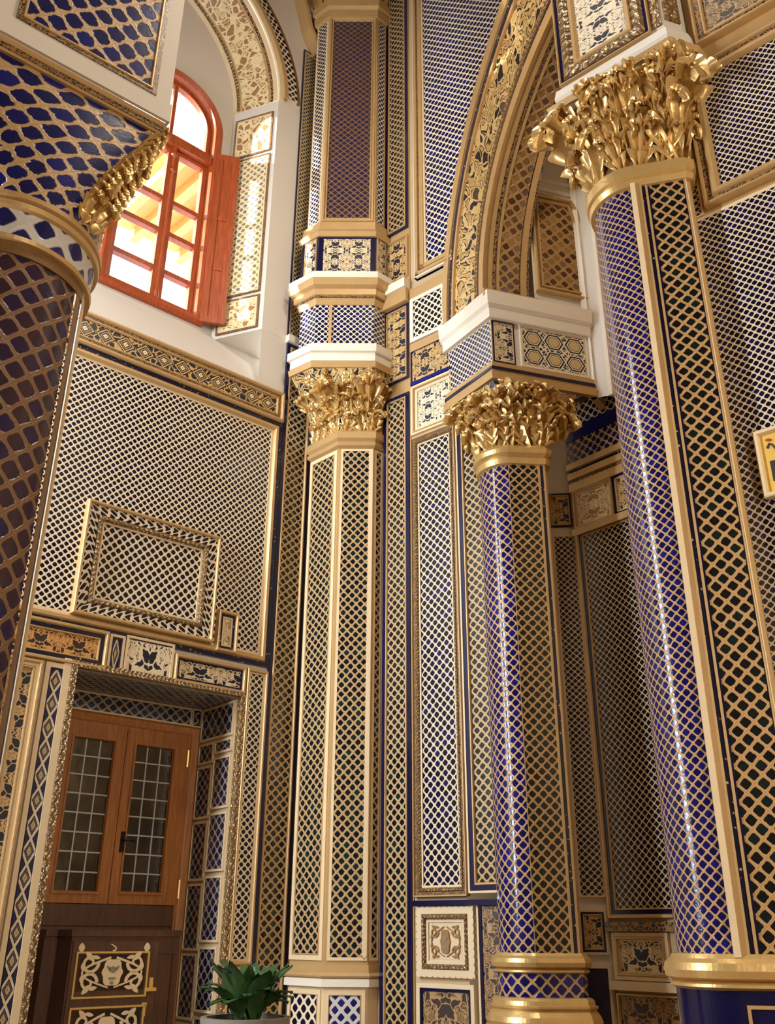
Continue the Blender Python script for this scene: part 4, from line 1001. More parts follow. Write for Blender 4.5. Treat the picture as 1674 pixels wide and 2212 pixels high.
# ------------------------------------------------------------------ the blue columns (round front with a flat tiled strip)
def composite(name, label, C, az, r, flat_w, flat_az, zb0, z_top, strips, tile, tile_flat, pu, ringz, edgeback=.35, basez=None, root=None):
    t = root or thing(name, label, 'column', (C.x, C.y, 0))
    x = Vector((math.cos(R_(az)), -math.sin(R_(az)))); y = Vector((-math.sin(R_(az)), -math.cos(R_(az))))
    arc = []
    nA = 28
    for i in range(nA + 1):
        th = R_(215 - (215 - 90) * i / nA); arc.append(C + x * (r * math.cos(th)) + y * (r * math.sin(th)))
    F = arc[-1]; fd = Vector((math.sin(R_(flat_az)), math.cos(R_(flat_az)))); G = F + fd * flat_w
    nn = Vector((fd.y, -fd.x)); corner = [G + fd * .02 - nn * .012, G + fd * .028 - nn * .04, G + fd * .028 - nn * edgeback]
    path = arc + [G] + corner
    n_u = 2 * math.pi * r * (125 / 360) / pu
    MB().sweep(arc, [(0, zb0), (0, z_top)], r * R_(125) / max(1, round(n_u * 2) / 2)).build('round_tile_face', tile, t, angle=40)
    pl = Plane(F, flat_az)
    MB().sweep([F, G] + corner, [(0, zb0), (0, z_top)], .1).build('side_strip', 'gold', t)
    for (f0_, f1_, mat, h, pt_) in strips:
        a, b = flat_w * f0_, flat_w * f1_
        if mat.startswith('lat'): nw = max(1, round((b - a) / pt_ * 2) / 2); pu_ = (b - a) / nw
        else: pu_ = pt_
        MB().box(pl, a, b, zb0 + .0, z_top, -.01, h, pu_).build({'lat': 'flat_tile_face', 'spe': 'navy_band', 'nav': 'navy_band', 'gol': 'gilt_strip', 'cre': 'cream_strip', 'whi': 'cream_strip', 'car': 'carved_strip'}[mat[:3]], mat, t)
    return t, path, arc, F, G, pl
# central blue column
c3az = 8.3; r3 = 6.95 * math.sin(R_(8.3 - 6.33))
Cc3 = pt(c3az, 6.95)
yv = Vector((-math.sin(R_(c3az)), -math.cos(R_(c3az)))); F3 = Cc3 + yv * r3
G3 = isect(F3, 86, 10.75); w3 = (G3 - F3).length
Z3 = lambda v: (lambda r: 1.6 + r.z / math.hypot(r.x, r.y) * (6.95 - r3 * .8))(ray(1110, v))
zn0, zn1 = Z3(1003), Z3(968)
zb3 = Z3(2062)
t3, path3, arc3, F3, G3, pl3 = composite('blue_column', 'central blue tiled round column with gold lattice and gilded capital', Cc3, c3az, r3, w3, 86, zb3, zn0,
    [(.02, .80, 'lat_column_dark', .006, .078), (.80, .86, 'gold', .014, .1), (.86, .95, 'speckle', .008, .03), (.95, 1.0, 'gold', .014, .1)], 'lat_column', 'lat_column_dark', .072, 0)
sw(path3, [(0, zn0 - .03), (.025, zn0 - .02), (.03, zn0 + .03), (.015, zn0 + .045), (.045, zn0 + .07), (.05, zn1 - .04), (.02, zn1), (0, zn1)], 'gilt', 'neck_ring', root=t3)
zlip = za
cap3_top = [A0 + Vector((-.03, -.03)) * .5, C3 + Vector((.03, -.03)), E3 - (E3 - C3) * .04]
cap3_top = offs([A0, C3, E3 - (E3 - C3) * .05], .05)
capital(t3, path3[4:], cap3_top, zn1 - .01, za - .02, [(.0, 10, .0, 1, .22, .20, .25), (.20, 10, .04, 1, .23, .22, .26), (.40, 11, .0, .97, .23, .22, .25), (.62, 11, .02, .98, .22, .18, .19)], corners=(.06, .45, .97), mids=(.24, .72), jitter=.7, seed=2, bellmat='arab_gold', pitch=.4, flare=1.7)
# base of the central column
def column_base(path, zt_, t, name_extra='', band='lat_column', down=0.0):
    sw(path, [(0, zt_ + .012), (.02, zt_ + .01), (.03, zt_ - .005), (.05, zt_ - .02), (.058, zt_ - .045), (.05, zt_ - .07), (.02, zt_ - .08), (.035, zt_ - .09), (.04, zt_ - .10), (.015, zt_ - .11)], 'gilt', 'upper_torus', root=t)
    sw(path, [(.018, zt_ - .11), (.018, zt_ - .245)], band, 'tiled_plinth_band', .09, root=t)
    z = zt_ - .245
    sw(path, [(.02, z), (.04, z - .005), (.055, z - .02), (.06, z - .045), (.075, z - .05), (.075, z - .06), (.06, z - .07), (.09, z - .11), (.10, z - .14), (.085, z - .155), (.10, z - .165), (.13, z - .21), (.145, z - .25), (.13, z - .27), (.16, z - .28), (.16, z - .33), (.12, z - .36), (.12, .0)], 'gilt', 'base_torus', root=t)
column_base(path3, zb3, t3)
# ------------------------------------------------------------------ the big arch
spring = 6.73
arch = thing('arch', 'large gilded arch springing from the central impost block', 'arch', AR.P(0, spring))
ci, ri, co, ro = (3.14, 6.73), 3.10, (4.94, 6.71), 5.5
NA = 64
def inn(t): a = math.pi - t * 1.45; return (ci[0] + ri * math.cos(a), ci[1] + ri * math.sin(a))
def outp(t): a = math.pi - t * 1.28; return (co[0] + ro * math.cos(a), co[1] + ro * math.sin(a))
def lerp2(p, q_, f_): return (p[0] + (q_[0] - p[0]) * f_, p[1] + (q_[1] - p[1]) * f_)
def archstrip(f0_, f1_, h, mat, name, pitch, back=0.0):
    mb = MB(); run = 0.0
    for i in range(NA):
        ta, tb = i / NA, (i + 1) / NA; A_, B_ = lerp2(outp(ta), inn(ta), f0_), lerp2(outp(ta), inn(ta), f1_); C_, D_ = lerp2(outp(tb), inn(tb), f1_), lerp2(outp(tb), inn(tb), f0_)
        dl_ = math.hypot(D_[0] - A_[0], D_[1] - A_[1]); wd = math.hypot(A_[0] - B_[0], A_[1] - B_[1]) / pitch
        if mat in ('carved', 'carved_dark', 'speckle') : wd = min(wd, 2.0)
        mb.quad([AR.P(*A_, h), AR.P(*B_, h), AR.P(*C_, h), AR.P(*D_, h)], [(run / pitch, 0), (run / pitch, wd), ((run + dl_) / pitch, wd), ((run + dl_) / pitch, 0)])
        mb.quad([AR.P(*A_, back), AR.P(*A_, h), AR.P(*D_, h), AR.P(*D_, back)]); mb.quad([AR.P(*B_, h), AR.P(*B_, back), AR.P(*C_, back), AR.P(*C_, h)]); run += dl_
        if i == 0: mb.quad([AR.P(*A_, back), AR.P(*B_, back), AR.P(*B_, h), AR.P(*A_, h)])
    return mb.build(name, mat, arch)
archstrip(0, .12, .05, 'gold', 'gilt_moulding', .1, -.35); archstrip(.12, .22, .025, 'speckle', 'navy_band', .035); archstrip(.22, .26, .04, 'gold', 'gilt_moulding', .1)
archstrip(.26, .78, .012, 'arab_relief', 'relief_field', .62); archstrip(.78, .84, .035, 'carved', 'carved_band', .05); archstrip(.84, .90, .02, 'speckle', 'navy_band', .035); archstrip(.90, 1.0, .045, 'gold', 'gilt_moulding', .1, -.05)
SD = P3R.S(1140, 655) - P3R.S(1050, 650); sd = P3R.d
def soffit(f0_, f1_, lift, mat, name, pitch):
    mb = MB(); run = 0.0
    for i in range(NA):
        ta, tb = i / NA, (i + 1) / NA
        def q_(t, f_):
            a = math.pi - t * 1.45; p = AR.P(ci[0] + (ri - lift) * math.cos(a), ci[1] + (ri - lift) * math.sin(a), 0); return Vector((p.x + sd.x * SD * f_, p.y + sd.y * SD * f_, p.z))
        dl_ = ri * 1.45 / NA
        mb.quad([q_(ta, f0_), q_(ta, f1_), q_(tb, f1_), q_(tb, f0_)], [(run / pitch, f0_ * SD / pitch), (run / pitch, f1_ * SD / pitch), ((run + dl_) / pitch, f1_ * SD / pitch), ((run + dl_) / pitch, f0_ * SD / pitch)]); run += dl_
        if f1_ == 1.0: mb.quad([q_(ta, 1.0), q_(ta, 1.0) + Vector((0, .0, .5)), q_(tb, 1.0) + Vector((0, 0, .5)), q_(tb, 1.0)])
    return mb.build(name, mat, arch)
for f0_, f1_, lf, mt, nm, p in ((0, .10, .02, 'gold', 'soffit_moulding', .1), (.10, .2, .01, 'carved_dark', 'soffit_dark_band', .05), (.2, .27, .02, 'gold', 'soffit_moulding', .1), (.27, .78, .006, 'lat_soffit', 'soffit_lattice', .115), (.78, .93, .02, 'gold', 'soffit_moulding', .1), (.93, 1.0, .012, 'carved_dark', 'soffit_dark_band', .05)):
    if mt == 'lat_soffit' and mt not in M: lattice('lat_soffit', (176, 136, 82), (74, 44, 26), (150, 112, 66), r=.36, pw=4, wob=.14, wf=4, seam=.5, bump=.8, tilevar=.75, smetal=.25)
    soffit(f0_, f1_, lf, mt, nm, p)
o = MB().box(P3R, -.09, SD + .03, spring - .06, spring + .01, -.05, .07).build('soffit_foot', 'gold', arch)
# lattice spandrel between pilaster and arch, cut to the curve of the arch
def behind(p):                      # where the back edge of the arch moulding meets the wall plane behind it
    q_ = AR.P(p[0], p[1], -.05); r_ = Vector((q_.x, q_.y)); t_ = R.n.dot(R.p0) / R.n.dot(r_); w_ = r_ * t_
    return ((w_ - R.p0).dot(R.d), EYE + (q_.z - EYE) * t_)
cv = [behind(lerp2(outp(i / 40), inn(i / 40), .06)) for i in range(1, 41)]
sx0 = R.S(899, 400)
cv = [p for p in cv if p[0] > sx0 + .12 and p[1] > zsp]
pts_s = [(sx0, zsp), (cv[0][0], zsp)] + [p for p in cv if p[1] < CEIL - .3]
pts_s += [(pts_s[-1][0], CEIL - .1), (sx0, CEIL - .1)]
mb = MB(); mb.quad([R.P(*p_, -.012) for p_ in pts_s]); struct('wall_spandrel', mb, 'room_wall')
sp_ = panel('tiled_spandrel', 'bright blue and white lattice spandrel left of the big arch', R, pts_s, '', 'lat_blue', .082, h=.03, drop=.003)
acc = 0.0
for mat, nm, w_, h in (('white_trim', 'white_band', .02, .05), ('gold', 'gilt_moulding', .035, .065), ('carved_dark', 'dark_carved_band', .02, .045), ('gold', 'gilt_moulding', .045, .055), ('cream', 'cream_band', .02, .04)):
    MB().box(R, sx0 + acc, sx0 + acc + w_, zsp + acc, CEIL - .1, 0, h, .03).build(nm, mat, sp_)
    MB().box(R, sx0 + acc, cv[0][0], zsp + acc, zsp + acc + w_, 0, h, .03).build(nm, mat, sp_); acc += w_
# wall above the arch, behind the spandrel
mb = MB(); NW = 40
for i in range(NA):
    pa, pb = inn(i / NA), inn((i + 1) / NA); qa, qb = lerp2(inn(i / NA), outp(i / NA), .97), lerp2(inn((i + 1) / NA), outp((i + 1) / NA), .97); mb.quad([AR.P(pa[0], pa[1], -.02), AR.P(pb[0], pb[1], -.02), AR.P(*qb, -.02), AR.P(*qa, -.02)])
struct('wall_arch', mb, 'room_wall')

# ------------------------------------------------------------------ niche beyond the arch
mb = MB(); wallrect(mb, P3R, SD + .03, rw, za, CEIL)
UPN = Plane(E3, 112); wallrect(mb, UPN, 0, 2.6, za, CEIL); struct('wall_niche_upper', mb, 'plaster')
mb = MB(); wallrect(mb, NS, -.8, (NBp - NSp).length, 0, CEIL); struct('wall_niche_side', mb, 'plaster')
mb = MB(); wallrect(mb, NB, 0, 4.2, 0, CEIL); struct('wall_niche', mb, 'room_wall')
# arched gilt panel on the upper pier face
p0 = P3R.S(1152, 560); p1 = P3R.S(1262, 560); q0 = P3R.Z(1205, 640); q1 = P3R.Z(1205, 432)
panel('arched_screen', 'gilded lattice panel on the plaster pier seen through the arch', P3R, [(p0, q0), (p1, q0), (p1, q1 - .28), (p1 - .03, q1 - .12), (p1 - .09, q1), (p0, q1)], 'g.035 d.02 g.03', 'lat_soffit', .115, h=.03, fieldname='lattice_field')
for k in range(2):
    o = MB().box(P3R, p0 - .03, rw, q1 + .06 + .12 * k, q1 + .10 + .12 * k, -.01, .015).build('plaster_fillet', 'white_trim'); tag(o, ('lower', 'upper')[k] + ' thin plaster fillet over the arched gilt panel', 'moulding')
o = MB().box(UPN, .0, .05, za, CEIL, -.02, .02).build('plaster_fillet', 'white_trim'); tag(o, 'upright white plaster edge strip at the pier corner inside the arch', 'moulding')
o = MB().box(UPN, .16, .19, za, CEIL, -.02, .015).build('plaster_fillet', 'white_trim'); tag(o, 'second upright plaster strip nearer the right gilded capital', 'moulding')
# niche back wall panels
Zb = lambda v, u=1290: NB.Z(u, v)
w_end = 2.0
def band(nm, v0, v1, mat, h, label, pitch=.1, s0=.0, pl=NB, s1=None, u=1290):
    o = MB().box(pl, s0, w_end if s1 is None else s1, pl.Z(u, v0), pl.Z(u, v1), -.01, h, pitch).build(nm, mat); return tag(o, label, 'moulding')
band('cornice', 850, 822, 'gold', .08, 'gilt cornice along the top of the niche wall'); band('frieze_band', 903, 850, 'lat_blue', .02, 'upper blue lattice band of the niche wall', .085)
band('frieze_band', 932, 903, 'blue_band', .03, 'plain deep blue band across the niche wall'); band('frieze_band', 985, 932, 'lat_vine', .02, 'lower blue vine lattice band of the niche wall', .085)
for k, (a, b, m, h) in enumerate(((998, 985, 'gold', .06), (1006, 998, 'speckle', .03), (1020, 1006, 'gold', .05), (1028, 1020, 'carved_dark', .03), (1046, 1028, 'gold', .04))):
    band('cornice', a, b, m, h, ('first', 'second', 'third', 'fourth', 'fifth')[k] + ' moulding from the top under the blue vine band', .04)
panel('frieze_tile', 'beige scroll tile high on the niche wall between two columns', NB, (.02, NB.S(1328, 1090), Zb(1130), Zb(1046)), 'g.02 c.012', 'arab_beige', .3, h=.03, fieldname='painted_field')
panel('frieze_tile', 'narrow blue scroll tile beside the right column on the niche wall', NB, (NB.S(1328, 1090) + .01, w_end, Zb(1130), Zb(1046)), 'v.02 c.012', 'arab_gold', .3, h=.03, fieldname='painted_field')
band('cornice', 1146, 1131, 'gold', .05, 'gilt ledge over the shaded niche lattice')
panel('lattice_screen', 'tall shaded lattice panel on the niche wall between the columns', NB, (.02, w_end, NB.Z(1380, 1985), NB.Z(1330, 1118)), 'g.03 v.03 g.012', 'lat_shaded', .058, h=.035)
band('cornice', 2012, 1992, 'carved_dark', .05, 'dark carved ledge under the shaded niche lattice', .04, u=1380)
panel('wall_tile', 'dark scroll tile low on the niche wall between the column bases', NB, (.03, NB.S(1450, 2060), NB.Z(1380, 2118), NB.Z(1380, 2015)), 'c.025 g.02 c.01', 'arab_cream', .3, h=.035, fieldname='painted_field')
band('cornice', 2140, 2120, 'cream', .06, 'cream ledge near the bottom of the niche wall', u=1380)
panel('wall_tile', 'lowest dark brown scroll tile on the niche wall', NB, (.03, w_end, .7, NB.Z(1380, 2146)), 'g.02', 'arab_brown', .35, h=.03, fieldname='painted_field')
# niche side wall
nw = (NBp - NSp).length
panel('lattice_screen', 'slim white lattice strip right beside the blue column', NS, (nw - .20, nw - .01, NS.Z(1250, 1938), NS.Z(1220, 1158)), 'c.012', 'lat_white_thin', .052, h=.025)
panel('wall_tile', 'small gilt flower tile right of the blue column near its capital', NS, (nw - .22, nw - .02, NS.Z(1210, 1140), NS.Z(1210, 1068)), 'v.015 g.012', 'arab_gold', .26, h=.025, fieldname='painted_field')
panel('wall_tile', 'small dark tile with gilt star right of the blue column base', NS, (nw - .22, nw - .02, NS.Z(1270, 2062), NS.Z(1270, 1965)), 'c.015 v.015 g.01', 'arab_gold', .2, h=.025, fieldname='painted_field')
panel('wall_tile', 'plain navy tile with white border low beside the blue column', NS, (nw - .24, nw - .02, .8, NS.Z(1270, 2085)), 'c.02', 'navy', .2, h=.025, fieldname='painted_field')

# ------------------------------------------------------------------ right column
RB = Plane(pt(14.43, 4.2), 130); G1 = RB.p0; G2 = isect(G1, 130, 23.1); bw = (G2 - G1).length
G3_ = isect(G2, 72, 24.4)
rblk = [G1 + Vector((.45, .75)), G1, G2, G3_, G3_ + Vector((.3, .3))]
zlow = RB.Z(1217, 232); zband = RB.Z(1225, 195)
rc_az = 18.75; Crc = pt(rc_az, 4.20); rr = 4.20 * math.sin(R_(18.75 - 15.88))
Frc = Crc + Vector((-math.sin(R_(rc_az)), -math.cos(R_(rc_az)))) * rr
Grc = isect(Frc, 104, 22.78); wrc = (Grc - Frc).length
RAV = lambda v, u=1380: (lambda r: 1.6 + r.z / math.hypot(r.x, r.y) * (4.2 - rr * .7))(ray(u, v))
zn0r = RAV(418); zn1r = RAV(376); zbr = RAV(2066, 1500)
tr_, pathr, arcr, _, _, plr = composite('blue_column', 'right hand blue tiled column with the large gilded leaf capital in front', Crc, rc_az, rr, wrc, 104, zbr, zn0r,
    [(.0, .085, 'cream', .03, .1), (.085, .20, 'gold', .02, .1), (.20, .265, 'speckle', .008, .03), (.265, .305, 'gold', .014, .1), (.305, .34, 'navy', .006, .1), (.34, .94, 'lat_column_dark', .006, .062), (.94, .955, 'navy', .006, .1), (.955, .985, 'gold', .012, .1), (.985, 1.0, 'cream', .016, .1)], 'lat_column', 'lat_column_dark', .046, 0)
sw(pathr, [(0, zn0r - .02), (.02, zn0r - .015), (.028, zn0r + .02), (.012, zn0r + .03), (.035, zn0r + .045), (.04, zn1r - .03), (.015, zn1r), (0, zn1r)], 'gilt', 'neck_ring', root=tr_)
capital(tr_, pathr[3:], offs([G1 + (G1 - G2).normalized() * -.0, G2, G3_], .06), zn1r - .01, zlow - .07, [(.0, 10, .0, 1, .15, .17, .30), (.20, 11, .03, 1, .16, .19, .30), (.40, 11, .0, .97, .17, .20, .30), (.62, 12, .02, .98, .17, .20, .26)], corners=(.03, .80), mids=(.22, .42, .60), jitter=.7, seed=5, bellmat='gilt_dark', pitch=.4, flare=1.5)
sw(rblk, [(0, zlow - .075), (.07, zlow - .075), (.085, zlow - .04), (.05, zlow - .03), (.055, zlow), (0, zlow)], 'gold', 'gilt_lip', root=tr_)
sw(rblk, [(.03, zlow), (.04, zlow + .05), (.03, zband), (.0, zband)], 'plaster', 'white_abacus', root=tr_)
column_base(pathr, zbr, tr_, band='navy')
PLp = plr.shift(.02)
for a_, b_ in ((.02, .14), (.17, .30)): MB().ring(PLp, rectpts(a_, b_, zbr - .237, zbr - .155), [(0, 0), (0, .006), (.012, .006), (.012, 0)]).build('plinth_gilt_frame', 'gold', tr_)
blk = thing('impost_block', 'white and gold carved block resting on the right gilded capital', 'impost', (G1.x + .3, G1.y, zband))
sw(rblk, [(0, zband), (0, 11.0)], 'plaster', 'block', root=blk)
panel('x', '', RB, (.0, bw - .07, zband + .03, 9.4), 'g.012 v.02 k.07 g.04', 'arab_ivory', .27, h=.03, drop=.004, root=blk, fieldname='fretwork_field')
RB2 = Plane(G2, 72)
MB().box(RB2, .01, max(.05, (G3_ - G2).length - .01), zband + .1, 9.4, -.004, .012, .06).build('carved_strip', 'carved', blk)
MB().box(RB, bw - .06, bw - .01, zband + .06, 9.4, -.004, .012, .06).build('carved_strip', 'carved', blk)

# ------------------------------------------------------------------ far right wall
FRs = lambda u, v: FR.S(u, v); FZ = lambda u, v: FR.Z(u, v)
mb = MB(); wallrect(mb, FR, 0, 6.5, 0, CEIL)
Rt = FR.P(0, 0).xy; Rt2 = Rt + Vector((1.2, 3.4)); RT = Plane(Rt2, math.degrees(math.atan2((Rt - Rt2).x, (Rt - Rt2).y)))
wallrect(mb, RT, 0, (Rt - Rt2).length, 0, CEIL); struct('wall_front_right', mb, 'gold')
a0_ = FRs(1459, 330) - .02
panel('lattice_screen', 'large white lattice field on the right wall around the gold plaque', FR, (.01, 3.0, 1.4, FZ(1600, 432)), 'c.02', 'lat_white_thin', .042, h=.012)
panel('lattice_screen', 'thin lattice sliver squeezed between right capital and framed panel', FR, (.0, FRs(1498, 330), FZ(1600, 432) + .01, FZ(1480, 165)), 'c.01', 'lat_white_thin', .042, h=.012)
fx0 = FRs(1506, 330)
panel('lattice_screen', 'gold framed upper lattice panel on the right wall beside the capital', FR, (fx0, fx0 + .80, FZ(1600, 422), FZ(1590, 108)), 'g.02 d.025 g.05', 'lat_white_thin', .041, h=.045)
panel('lattice_screen', 'dark brown lattice panel at the top right corner', FR, (FRs(1500, 60), fx0 + .62, FZ(1565, 78), 7.6), 'g.02 d.03 g.02', 'arab_brown', .24, h=.045, fieldname='painted_field')
o = MB().box(FR, fx0 + .66, fx0 + .76, FZ(1590, 108) + .03, 8.4, -.01, .06).build('wall_moulding', 'gold'); tag(o, 'upright gilt moulding at the extreme top right', 'moulding')
# lower end of the pilaster strip: framed scroll panel and plinth
PLs = plr
panel('tile_strip', 'dark scrollwork panel low at the right edge beyond the right column', FR.shift(.06), (FRs(1598, 1980) - .03, FRs(1598, 1980) + .55, FZ(1640, 2150), FZ(1640, 1815)), 'c.02 d.02 v.02 c.012', 'arab_ivory', .22, h=.03, fieldname='painted_field')
o = MB().box(FR, FRs(1590, 2180), 2.0, 0, FZ(1640, 2160), -.01, .12).build('plinth', 'cream'); tag(o, 'cream moulded plinth at the bottom right corner', 'plinth')
o = MB().box(FR, FRs(1596, 2180), 2.0, FZ(1640, 2160), FZ(1640, 2148), -.01, .09).build('plinth_moulding', 'gold'); tag(o, 'gilt moulding on the cream plinth at the bottom right', 'moulding')
# gold plaque
g0, g1, ga, gb = FRs(1642, 1000), FRs(1642, 1000) + .55, FZ(1655, 1083), FZ(1655, 934)
pq = thing('plaque', 'gold framed yellow plaque with dark script at the right edge', 'plaque', FR.P(g0 + .2, ga, .02))
PQ = FR.shift(.012)
MB().ring(PQ, rectpts(g0, g1, ga, gb), [(0, 0), (0, .03), (.006, .034), (.018, .034), (.024, .02), (.024, 0)]).build('frame', 'cream', pq)
MB().box(PQ, g0 + .02, g1 - .02, ga + .02, gb - .02, 0, .014).build('sheet', 'plaque_gold', pq)
mb = MB(); zq = gb - .05
for k in range(9):
    sx = g0 + .045 + k * .05; mb.poly(PQ, leafshape(sx, zq, .035, .007, .2 if k % 2 else -.3), .013, .017)
mb.build('red_ornament', 'red_ink', pq)
mb = MB(); zq = gb - .095
for k in range(6):
    sx = g0 + .05 + k * .07; curve(PQ, mb, [(sx + .012 * j, zq + .022 * math.sin(j * 1.3 + k)) for j in range(5)], .012, .006, .017)
mb.box(PQ, g0 + .05, g1 - .05, gb - .26, gb - .16, .013, .016); mb.build('script_lines', 'dark_ink', pq)

# ------------------------------------------------------------------ left column near the camera
lcaz = -27.0; LCr = .42; LCc = pt(lcaz, 4.7)
lc = thing('near_column', 'massive shaded lattice column filling the left edge of the view', 'column', (LCc.x, LCc.y, 0))
LR = lambda v, u=60: (lambda r: 1.6 + r.z / math.hypot(r.x, r.y) * (4.7 - LCr))(ray(u, v))
zt0 = LR(524); zt1 = LR(452); ztop = LR(446)
def arcpath(c, r, a0, a1, n_=56): return [c + Vector((r * math.cos(R_(a0 + (a1 - a0) * i / n_)), r * math.sin(R_(a0 + (a1 - a0) * i / n_)))) for i in range(n_ + 1)]
ap = arcpath(LCc, LCr, 150, 405)
# edge bands stand where the round shaft turns away on the right
seg = [(150, 352, 'lat_plum_reflection', 0.0, 'lattice_face'), (352, 358, 'gilt_dark', .010, 'bronze_strip'), (358, 362, 'navy', .006, 'navy_strip'), (362, 366, 'gold', .012, 'gilt_strip'), (366, 405, 'cream', .004, 'cream_strip')]
# visible right limb of the shaft in plan angle
zlo = 0.0
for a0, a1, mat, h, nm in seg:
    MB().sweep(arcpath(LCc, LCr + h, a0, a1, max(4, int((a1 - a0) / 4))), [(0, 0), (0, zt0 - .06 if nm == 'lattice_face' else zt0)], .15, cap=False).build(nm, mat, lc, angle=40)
sw(arcpath(LCc, LCr, 150, 366), [(.0, zt0 - .10), (.012, zt0 - .10), (.012, zt0 - .03), (.0, zt0 - .03)], 'gilt_dark', 'bronze_strip', root=lc)
sw(ap, [(.0, zt0 - .03), (.03, zt0 - .025), (.035, zt0), (.01, zt0 + .01)], 'gold', 'lower_neck_ring', root=lc)
sw(ap, [(.006, zt0 + .01), (.03, zt1 - .05)], 'lat_grey', 'diamond_band', .20, pv=.20, root=lc)
sw(ap, [(.03, zt1 - .05), (.05, zt1 - .04), (.055, zt1 - .01), (.03, zt1), (.06, zt1 + .015), (.06, zt1 + .045), (.0, zt1 + .05)], 'gold', 'neck_ring', root=lc)
# square block above, its face parallel to the door wall
LBz0 = 6.08
LBp = lambda u, v, z: (lambda r: Vector((r.x, r.y)) * ((z - EYE) / r.z))(ray(u, v))
K1 = LBp(335, 290, LBz0); LB = Plane(K1, 51.5); K0 = LB.P(-1.02, 0).xy
lblk = [K0 + Vector((-.75, -.0)), K0, K1, K1 + Vector((-.62, .78)) * .9]
botl = [LCc + Vector((math.cos(R_(a)), math.sin(R_(a)))) * (LCr + .04) for a in range(205, 400, 6)]
capital(lc, botl, offs(lblk, .0), zt1 + .04, LBz0, [], corners=(), mids=(), bellmat='lat_vine', pitch=.19, flare=1.35, belly=.35)
cp = [o for o in lc.children if o.name.startswith('capital')][0]
rdl = random.Random(11)
nb = resample(botl, 48); nt_ = resample(lblk, 48)
for k in range(26):
    t = .05 + .88 * (k // 2) / 12; i = 33 + (k % 2) * 3
    ff = t ** 1.35 * .65 + .35 * t
    p = nb[i].lerp(nt_[i], ff); tx = ((nb[i + 1].lerp(nt_[i + 1], ff)) - (nb[i - 1].lerp(nt_[i - 1], ff))).normalized()
    out = Vector((tx.y, -tx.x)); y = Vector((out.x, out.y, -.35)).normalized(); x3 = Vector((tx.x, tx.y, 0)); z3 = Vector((y.y * x3.z - y.z * x3.y, y.z * x3.x - y.x * x3.z, y.x * x3.y - y.y * x3.x)) * -1
    if z3.z < 0: z3 = -z3
    place('acanthus_leaf', 'gilt', cp, Vector((p.x, p.y, zt1 + .04 + (LBz0 - zt1 - .04) * t)) - y * .01, x3, y, z3, .15, .17 * rdl.uniform(.8, 1.2), .20)
sw(lblk, [(0, LBz0), (.02, LBz0), (.025, LBz0 + .03), (.005, LBz0 + .035), (.035, LBz0 + .06), (.04, LBz0 + .085), (0, LBz0 + .09)], 'gold', 'gilt_lip', root=lc)
sw(lblk, [(.012, LBz0 + .015), (.03, LBz0 + .02), (.03, LBz0 + .055), (.012, LBz0 + .06)], 'carved_dark', 'dark_carved_band', .03, root=lc)
zB1 = LB.Z(200, 150)
sw(lblk, [(.04, LBz0 + .09), (.06, LBz0 + .09), (.06, zB1), (.02, zB1 + .01)], 'plaster', 'white_abacus', root=lc)
lb2 = thing('impost_block', 'tall white block with framed blue lattice at the top left corner', 'impost', (K0.x, K0.y, zB1))
sw(offs(lblk, .05), [(0, zB1), (0, 11.0)], 'plaster', 'block', root=lb2)
LBs = LB.shift(.05)
panel('x', '', LBs, (LBs.S(36, 30), LBs.S(343, 160), LBs.Z(190, 128), 9.6), 'd.03 g.02', 'lat_vine', .17, h=.02, drop=.004, root=lb2)

# ------------------------------------------------------------------ rest of the hall (behind and beside the camera)
mb = MB()
Le = L.P(sL, 0).xy; Fe = FR.P(6.5, 0).xy
pts = [Le, Vector((Le.x - .5, -7)), Vector((Fe.x + .5, -7)), Fe]
for a, b in zip(pts, pts[1:]): mb.quad([(*a, 0), (*b, 0), (*b, CEIL), (*a, CEIL)])
struct('wall_rear', mb, 'room_wall')
outl = [Le, pts[1], pts[2], Fe, Fe + Vector((0, 4.5)), Vector((4.5, 8.4)), Vector((.6, 8.9)), Vector((-.3, 8.5)), V0 + Vector((.1, .1))]
mb = MB(); mb.quad([(p.x, p.y, 0) for p in outl]); struct('floor', mb, 'floor_stone')
mb = MB(); mb.quad([(p.x, p.y, CEIL) for p in reversed(outl)]); struct('ceiling', mb, 'plaster')

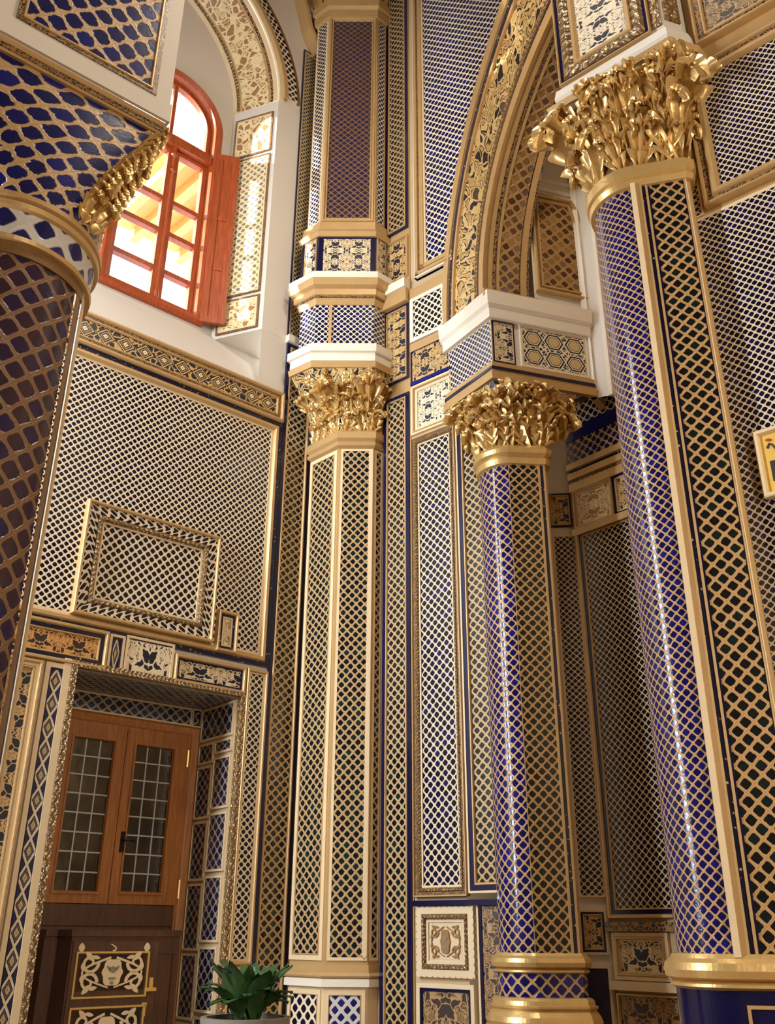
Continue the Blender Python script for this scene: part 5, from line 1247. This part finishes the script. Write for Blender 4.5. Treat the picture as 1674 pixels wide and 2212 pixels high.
# ------------------------------------------------------------------ light: daylight through the window, added warm fills and streak lights out of view
w = bpy.data.worlds.new('world'); scene.world = w; w.use_nodes = True
bg = w.node_tree.nodes['Background']; bg.inputs[0].default_value = (.86, .93, 1, 1); bg.inputs[1].default_value = 5.0
def light(kind, name, loc, energy, color, target=None, **k):
    l = bpy.data.lights.new(name, kind); l.energy = energy; l.color = color
    for a, b in k.items(): setattr(l, a, b)
    o = bpy.data.objects.new(name, l); COL.objects.link(o); o.location = loc
    if target is not None: o.rotation_euler = (Vector(target) - Vector(loc)).to_track_quat('-Z', 'Y').to_euler()
    return o
WARM = (1.0, .90, .76)
sunv = Vector((.964, .163, -.16))
light('SUN', 'sun', (0, 0, 20), 30, (1, .95, .88), sunv, angle=.02).rotation_euler = sunv.to_track_quat('-Z', 'Y').to_euler()
light('AREA', 'unseen_high_glow', (.7, 3.6, 10.2), 170, WARM, (.6, 6.4, 4.0), shape='DISK', size=1.2)  # added warm light above the view, standing in for unseen lamps
light('AREA', 'hall_fill', (3.6, -3.2, 5.5), 330, WARM, (.2, 7.0, 4.0), shape='DISK', size=1.4)  # added warm fill from behind the camera
light('AREA', 'low_fill', (2.6, .2, 2.6), 50, WARM, (-.8, 7.5, 2.2), shape='DISK', size=.5)  # added low warm fill out of view, not fixed to any wall
light('AREA', 'tall_streak_light', (-5.6, 2.6, 5.0), 650, (.84, .91, 1.0), (1.3, 4.2, 3.2), shape='RECTANGLE', size=.16, size_y=6.0)  # added strip light for white streaks on the columns; no window here
light('AREA', 'side_streak_light', (-4.3, 4.75, 5.0), 300, (.84, .91, 1.0), (1.1, 7.0, 3.2), shape='RECTANGLE', size=.12, size_y=6.0)  # second added strip, for the central column's streak, with no window behind it
light('AREA', 'niche_fill', (2.35, 5.6, 8.0), 35, WARM, (1.6, 7.2, 7.2), shape='DISK', size=.4)  # added warm fill brightening the niche; no lamp stands there

vs = scene.view_settings
scene.display_settings.display_device = 'sRGB'; vs.view_transform = 'Standard'; vs.look = 'None'; vs.gamma = 1.0; vs.exposure = -0.22
try: vs.use_curve_mapping = False
except Exception: pass
finish()
